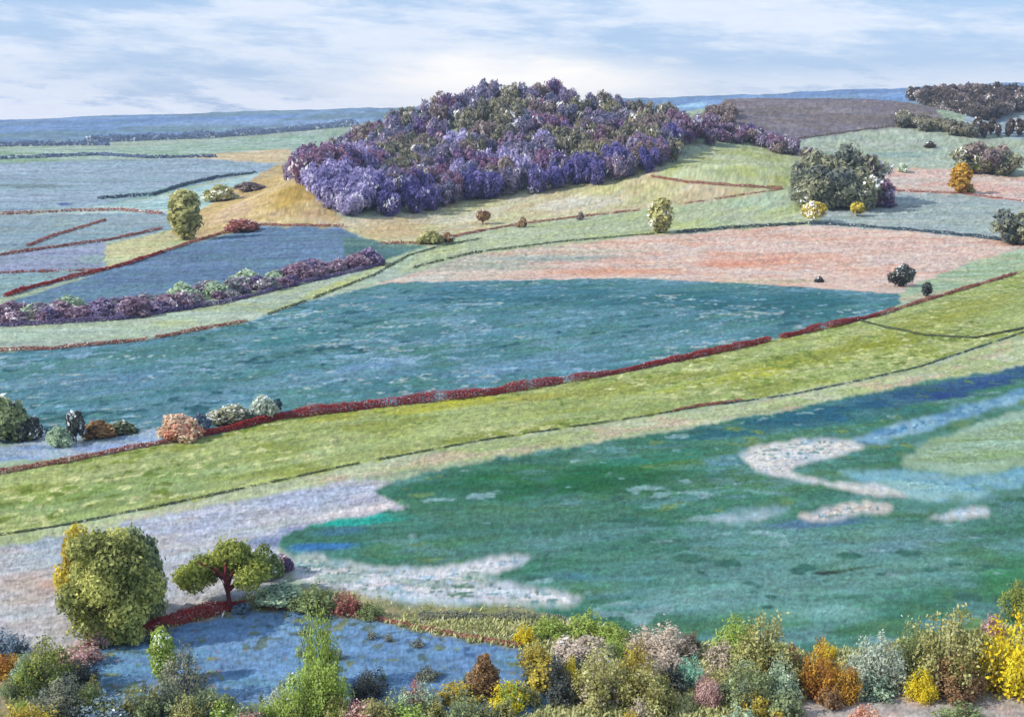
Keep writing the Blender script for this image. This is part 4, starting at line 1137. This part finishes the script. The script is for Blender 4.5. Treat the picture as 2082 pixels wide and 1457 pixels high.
S('bush', 'slate blue bush tucked behind the russet bush', 'bush', 408, 876, 44, 36, 'bush', 'blue_scrub', seed=3, leaf=.06)
S('bush', 'grey green long bush above the red hedge', 'bush', 470, 858, 38, 90, 'bush', 'slate_green', seed=1, leaf=.055)
S('bush', 'white blossoming bush on the red hedge', 'bush', 537, 852, 56, 52, 'bush', 'pale', seed=2, leaf=.06)
S('bush', 'small dark teal bush right of the white blossoming bush', 'bush', 564, 838, 28, 16, 'tall', 'teal_line', seed=1, leaf=.08)

# dark scrub in the deep green field

# ------------------------------------------------------------------ the two left foreground trees
S('tree', 'large bright yellow green tree standing on the pale bare field', 'tree', 226, 1300, 232, 160, 'oval', 'hero_yg', seed=3, leaf=.0145, cover=1.0)
S('tree', 'darker olive crown added as the shaded right side of the bright yellow green tree', 'tree', 292, 1270, 200, 96, 'oval', 'hero_dk', seed=4, leaf=.026, cover=1.2)  # second crown, its dark colour painting the shaded side of one big tree
S('tree', 'brownish ochre tree behind the left side of the bright yellow green tree', 'tree', 176, 1268, 196, 92, 'oval', 'ochre', seed=1, leaf=.026, cover=1.1)
S('bush', 'lime green bush at the foot of the bright yellow green tree', 'bush', 250, 1306, 92, 84, 'bush', 'hero_yg', seed=2, leaf=.04)
S('bush', 'red and pink flowering bush at the foot of the bright yellow green tree', 'bush', 205, 1312, 62, 50, 'bush', 'pink', seed=2, leaf=.05)
S('tree', 'flat topped spreading green tree with a red trunk', 'tree', 466, 1234, 136, 190, 'flat', 'green', seed=2, leaf=.021, cover=1.2, bark=BARK_RED, rot=0.0)
S('bush', 'plum and ochre bush under the right side of the flat topped tree', 'bush', 540, 1176, 76, 62, 'bush', 'gorsemix', seed=1, leaf=.045)
S('bush', 'dark blue bush right of the plum and ochre bush', 'bush', 576, 1160, 40, 36, 'bush', 'violet', seed=2, leaf=.06)
S('bush', 'dark teal low bush under the flat topped tree', 'bush', 492, 1242, 22, 36, 'bush', 'blue_scrub', seed=4, leaf=.06)
S('bush', 'sage green bush on the bank right of the flat topped tree', 'bush', 572, 1226, 46, 96, 'bush', 'sage', seed=1, leaf=.045)

# ------------------------------------------------------------------ foreground scrub, each bush by itself
FG = [
    ('bush', 'blue grey bush at the left edge above the orange red bush', 18, 1330, 52, 80, 'bush', 'blue_scrub'),
    ('bush', 'orange red bush at the left edge', 12, 1372, 46, 62, 'bush', 'orange'),
    ('bush', 'dark green bush left of the bright blue field', 88, 1420, 110, 118, 'bush', 'green'),
    ('bush', 'slate green bush in front of the dark green bush', 128, 1450, 88, 110, 'bush', 'slate_green'),
    ('bush', 'yellow olive bush in the bottom left corner', 60, 1500, 84, 130, 'bush', 'ochre'),
    ('bush', 'pale pink bush above the dark green bush at left', 150, 1352, 46, 84, 'bush', 'pink'),
    ('bush', 'dark spiky bush at the left rim of the bright blue field', 170, 1400, 66, 66, 'tree', 'dark'),
    ('bush', 'rose and olive bush on the left part of the bright blue field', 180, 1440, 56, 60, 'bush', 'gorsemix'),
    ('bush', 'slender lime sapling on the left part of the bright blue field', 335, 1390, 112, 42, 'tall', 'yellowgreen'),
    ('bush', 'grey green bush standing on the left part of the bright blue field', 372, 1432, 112, 104, 'bush', 'slate_green'),
    ('bush', 'dark bush at the right foot of the grey green bush', 412, 1440, 50, 46, 'bush', 'hero_dk'),
    ('bush', 'low blue green bush along the bottom left of the blue field', 270, 1470, 56, 120, 'bush', 'blue_scrub'),
    ('bush', 'lemon yellow bush at the bottom edge of the blue field', 452, 1462, 46, 62, 'bush', 'yellowgreen'),
    ('bush', 'pink bush at the bottom edge of the blue field', 512, 1478, 42, 60, 'bush', 'pink'),
    ('tree', 'tall yellow green sapling standing across the blue field', 660, 1400, 186, 78, 'tall', 'yellowgreen'),
    ('bush', 'golden green bush at the foot of the tall yellow green sapling', 664, 1452, 122, 98, 'bush', 'yellowgreen'),
    ('bush', 'pale lime bush left of the golden green bush', 606, 1468, 96, 84, 'bush', 'yellowgreen'),
    ('bush', 'yellow olive bush crowning the bank behind the blue field', 640, 1240, 54, 96, 'bush', 'gorsemix'),
    ('bush', 'red and olive bush right of the yellow olive bank bush', 708, 1246, 48, 58, 'bush', 'red_bits'),
    ('bush', 'olive bush with yellow tips on the bank, right of the red one', 754, 1256, 36, 52, 'bush', 'gorsemix'),
    ('bush', 'dark blue black bush in the middle of the blue field', 732, 1418, 62, 76, 'bush', 'dark'),
    ('bush', 'small dark green bush standing alone on the blue field', 870, 1380, 26, 46, 'bush', 'slate_green'),
    ('bush', 'dark brown upright bush at the right part of the blue field', 984, 1412, 86, 62, 'cone', 'brown'),
    ('bush', 'ochre low bush at the foot of the dark brown upright bush', 948, 1424, 38, 90, 'bush', 'ochre'),
    ('bush', 'lime bush at the bottom edge below the dark bush', 826, 1470, 44, 84, 'bush', 'yellowgreen'),
    ('bush', 'whitish bush at the bottom edge left of the golden green bush', 560, 1440, 48, 64, 'bush', 'pale'),
    ('bush', 'yellow and salmon bush right of the brown upright bush', 1030, 1440, 56, 76, 'bush', 'yellow'),
    ('bush', 'lemon bush at the right tip of the blue field', 1066, 1306, 38, 42, 'bush', 'yellow'),
    ('bush', 'lime flowering bush in the row behind the scrub', 1116, 1292, 42, 66, 'bush', 'yellowgreen'),
    ('bush', 'pale lemon flowering bush right of the lime one', 1190, 1296, 46, 76, 'bush', 'yellowgreen'),
    ('bush', 'lemon flowering bush at the right end of the row', 1244, 1300, 42, 60, 'bush', 'yellowgreen'),
    ('bush', 'pale beige bush in front of the lemon flowering row', 1164, 1336, 44, 118, 'bush', 'beige'),
    ('bush', 'orange ochre bush left of the blackish stump bush', 1082, 1350, 52, 66, 'bush', 'ochre'),
    ('bush', 'blackish bush with bare stem among the ochre scrub', 1134, 1406, 80, 60, 'tree', 'dark'),
    ('bush', 'bright yellow bush beside the blackish bush', 1160, 1400, 66, 40, 'bush', 'yellow'),
    ('bush', 'large olive bush with dark bare branches', 1214, 1424, 108, 116, 'bush', 'olive'),
    ('bush', 'golden ochre bush right of the large olive bush', 1286, 1408, 104, 82, 'bush', 'ochre'),
    ('bush', 'wide cream bush behind the golden ochre bush', 1342, 1342, 66, 140, 'bush', 'beige'),
    ('bush', 'dark olive bush below the golden ochre bush', 1346, 1446, 96, 112, 'bush', 'olive'),
    ('bush', 'teal green bush in front of the cream bush', 1400, 1392, 66, 62, 'bush', 'teal_scrub'),
    ('bush', 'pink bush in front of the teal green bush', 1444, 1436, 78, 54, 'bush', 'pink'),
    ('bush', 'small dark brown bush right of the cream bush', 1408, 1322, 42, 42, 'bush', 'brown'),
    ('bush', 'lemon topped big olive bush in the middle of the right scrub', 1498, 1346, 98, 96, 'bush', 'yellowgreen'),
    ('bush', 'big grey olive bush right of the lemon topped one', 1552, 1378, 132, 132, 'bush', 'olive'),
    ('bush', 'dark grey green bush in front of the big grey olive bush', 1510, 1432, 92, 110, 'bush', 'hero_dk'),
    ('bush', 'pale sage bush between the grey olive and the orange bush', 1590, 1420, 88, 72, 'bush', 'sage'),
    ('bush', 'rose red bush on the right shoulder of the big grey olive bush', 1604, 1346, 42, 46, 'bush', 'red_bits'),
    ('bush', 'orange brown bush above the pale grey stones', 1660, 1420, 112, 84, 'bush', 'orange'),
    ('bush', 'rust red bush right of the orange brown bush', 1722, 1424, 84, 66, 'bush', 'orange'),
    ('bush', 'small bright yellow bush on top of the orange brown bush', 1682, 1338, 34, 42, 'bush', 'yellow'),
    ('bush', 'dark maroon bush at the foot of the rust red bush', 1690, 1432, 44, 54, 'bush', 'brown'),
    ('bush', 'tall pale grey green bush in the right scrub', 1776, 1398, 114, 112, 'bush', 'pale'),
    ('bush', 'peach and yellow bush right of the pale grey green bush', 1846, 1378, 114, 82, 'bush', 'gorsemix'),
    ('bush', 'large brown olive bush left of the bright yellow bush', 1924, 1402, 164, 148, 'bush', 'olive'),
    ('bush', 'dark brown bush at the foot of the large brown olive bush', 1942, 1420, 92, 110, 'bush', 'brown'),
    ('bush', 'small yellow lime bush in front of the peach and yellow bush', 1872, 1422, 60, 64, 'bush', 'yellow'),
    ('bush', 'pink bush between the brown olive and the bright yellow bush', 2026, 1290, 46, 46, 'bush', 'pink'),
    ('bush', 'large bright yellow bush at the right edge', 2046, 1404, 172, 140, 'bush', 'yellow'),
    ('bush', 'second bright yellow bush cut by the right edge', 2120, 1396, 168, 130, 'bush', 'yellow'),
    ('bush', 'small yellow bush left of the large bright yellow bush', 1986, 1352, 44, 40, 'bush', 'yellow'),
    ('bush', 'dark green bush growing at the right edge of the green field', 2075, 1252, 72, 84, 'bush', 'green'),
    ('bush', 'mint green bush below the pale grey green bush', 1784, 1420, 48, 84, 'bush', 'sage'),
    ('bush', 'sage green bush at the bottom edge below the dark grey green bush', 1500, 1490, 56, 84, 'bush', 'sage'),
    ('bush', 'olive yellow bush at the bottom edge below the chalk track', 1960, 1480, 44, 110, 'bush', 'gorsemix'),
    ('bush', 'salmon bush at the bottom edge below the stones', 1760, 1480, 50, 66, 'bush', 'russet'),
]
for i, (nm, lab, px, py, hp, wp, kd, pl) in enumerate(FG):
    kd = 'scrub' if kd in ('bush', 'tree') or nm == 'tree' else kd
    S(nm, lab, 'bush' if nm == 'bush' else 'tree', px, py, hp * 1.08, wp * 1.1, kd, pl, seed=1 + i % 9, leaf=.034 if hp < 60 else .021, cover=1.1)

# small loose scrub filling the ground between them; these look alike within a kind
FILL = {
    'olive': ('small loose olive shrub among the foreground scrub', 'small olive shrubs'),
    'yellowgreen': ('small loose lime shrub among the foreground scrub', 'small lime shrubs'),
    'beige': ('small wispy cream shrub among the foreground scrub', 'small cream shrubs'),
    'hero_dk': ('small dark green shrub among the foreground scrub', 'small dark green shrubs'),
    'pink': ('small pinkish shrub among the foreground scrub', 'small pinkish shrubs'),
    'ochre': ('small ochre shrub among the foreground scrub', 'small ochre shrubs'),
    'sage': ('small sage shrub among the foreground scrub', 'small sage shrubs'),
    'dark': ('small blackish shrub among the foreground scrub', 'small blackish shrubs'),
}
spots = []
for i in range(80):
    px = random.uniform(-10, 1640)
    lo = np.interp(px, [0, 150, 300, 1040, 1140, 1250, 1500, 1650, 1850, 2082], [1345, 1400, 1440, 1440, 1330, 1320, 1330, 1370, 1345, 1330])
    hi = 1475 if px < 1600 else 1418
    spots.append((random.uniform(lo, hi), px))
for py, px in spots:
    pl = random.choice(['olive', 'olive', 'yellowgreen', 'beige', 'ochre', 'hero_dk', 'ochre', 'olive', 'dark'] if px > 1000 else ['hero_dk', 'hero_dk', 'sage', 'yellowgreen', 'olive', 'pink', 'olive'])
    hp = random.uniform(28, 70)
    S('shrub', FILL[pl][0], 'shrub', px, py, hp, hp * random.uniform(.8, 1.5), 'scrub', pl, seed=random.randint(1, 9), leaf=.036, cover=1.0, group=FILL[pl][1])
# sprigs on the blue field
for i in range(26):
    px = random.uniform(190, 1040)
    py = random.uniform(1285, 1440) + abs(px - 620) * .03
    S('shrub', 'small thin weed on the bright blue field', 'weed', px, py, random.uniform(14, 34), random.uniform(12, 34), 'scrub', random.choice(['hero_dk', 'slate_green', 'blue_scrub']), seed=random.randint(1, 9), leaf=.055, cover=.6, group='weeds on the bright blue field')


# ------------------------------------------------------------------ rough grass in the foreground scrub
def grass():
    n = 80000
    pal = 'gorsemix'
    C, T, K = [], [], []
    fg = [i + 1 for i, f in enumerate(FIELDS) if f['label'].startswith('rough olive')][0]
    m = (FID == fg) & ((GY < 119) | (PC > 1500) | (rng.random(FID.shape) < .12)) & (PC > -60) & (PC < 2150) & (RA < 150)
    ii = np.nonzero(m.ravel())[0]
    pick = rng.choice(ii, n)
    x = FX[pick] + rng.normal(size=n) * .15
    y = FY[pick] + rng.normal(size=n) * .25
    sz = .16 + .22 * rng.random(n)
    c = np.stack([x, y, height(x, y) + sz * .7], -1)
    a = rng.random(n) * 6.28
    N = np.stack([np.cos(a), np.sin(a), .5 + .5 * rng.random(n)], -1)
    N /= np.linalg.norm(N, axis=1)[:, None]
    tone = .1 + .8 * fbm(x / 2.5, y / 4, 66, 4) + rng.normal(size=n) * .18
    org = np.array((0, 110, 0.0))
    me = leaf_mesh('grass', c - org, N, sz, tone, aspect=.3, up=3)
    me.materials.append(LEAF['scrubgrass'])
    o = bpy.data.objects.new('grass', me)
    COL.objects.link(o)
    o.location = org
    tag(o, 'rough tufted grass between the foreground bushes', 'grass', None, 'stuff')


LEAF['scrubgrass'] = leaf_material('scrub_grass', [(92, 98, 52), (132, 134, 70), (168, 162, 84), (190, 176, 120), (150, 152, 104), (200, 166, 130), (192, 186, 138)])
grass()

# ------------------------------------------------------------------ haze over the far land
def haze():
    me = bpy.data.meshes.new('haze')
    x0, x1, y0, y1, z0, z1 = -9500, 9500, -60, 9050, -14, 235
    v = [(x, y, z) for z in (z0, z1) for y in (y0, y1) for x in (x0, x1)]
    me.from_pydata(v, [], [(0, 2, 3, 1), (4, 5, 7, 6), (0, 1, 5, 4), (2, 6, 7, 3), (0, 4, 6, 2), (1, 3, 7, 5)])
    m, nt = nodes('haze_air')
    pv = nt.nodes.new('ShaderNodeVolumePrincipled')
    pv.inputs['Color'].default_value = (.62, .76, .98, 1)
    pv.inputs['Density'].default_value = 0.000075
    pv.inputs['Anisotropy'].default_value = 0.1
    out = nt.nodes.new('ShaderNodeOutputMaterial')
    nt.links.new(pv.outputs[0], out.inputs['Volume'])
    me.materials.append(m)
    o = bpy.data.objects.new('haze', me)
    COL.objects.link(o)
    tag(o, 'pale blue haze in the air over the far fields', 'haze', None, 'stuff')


haze()
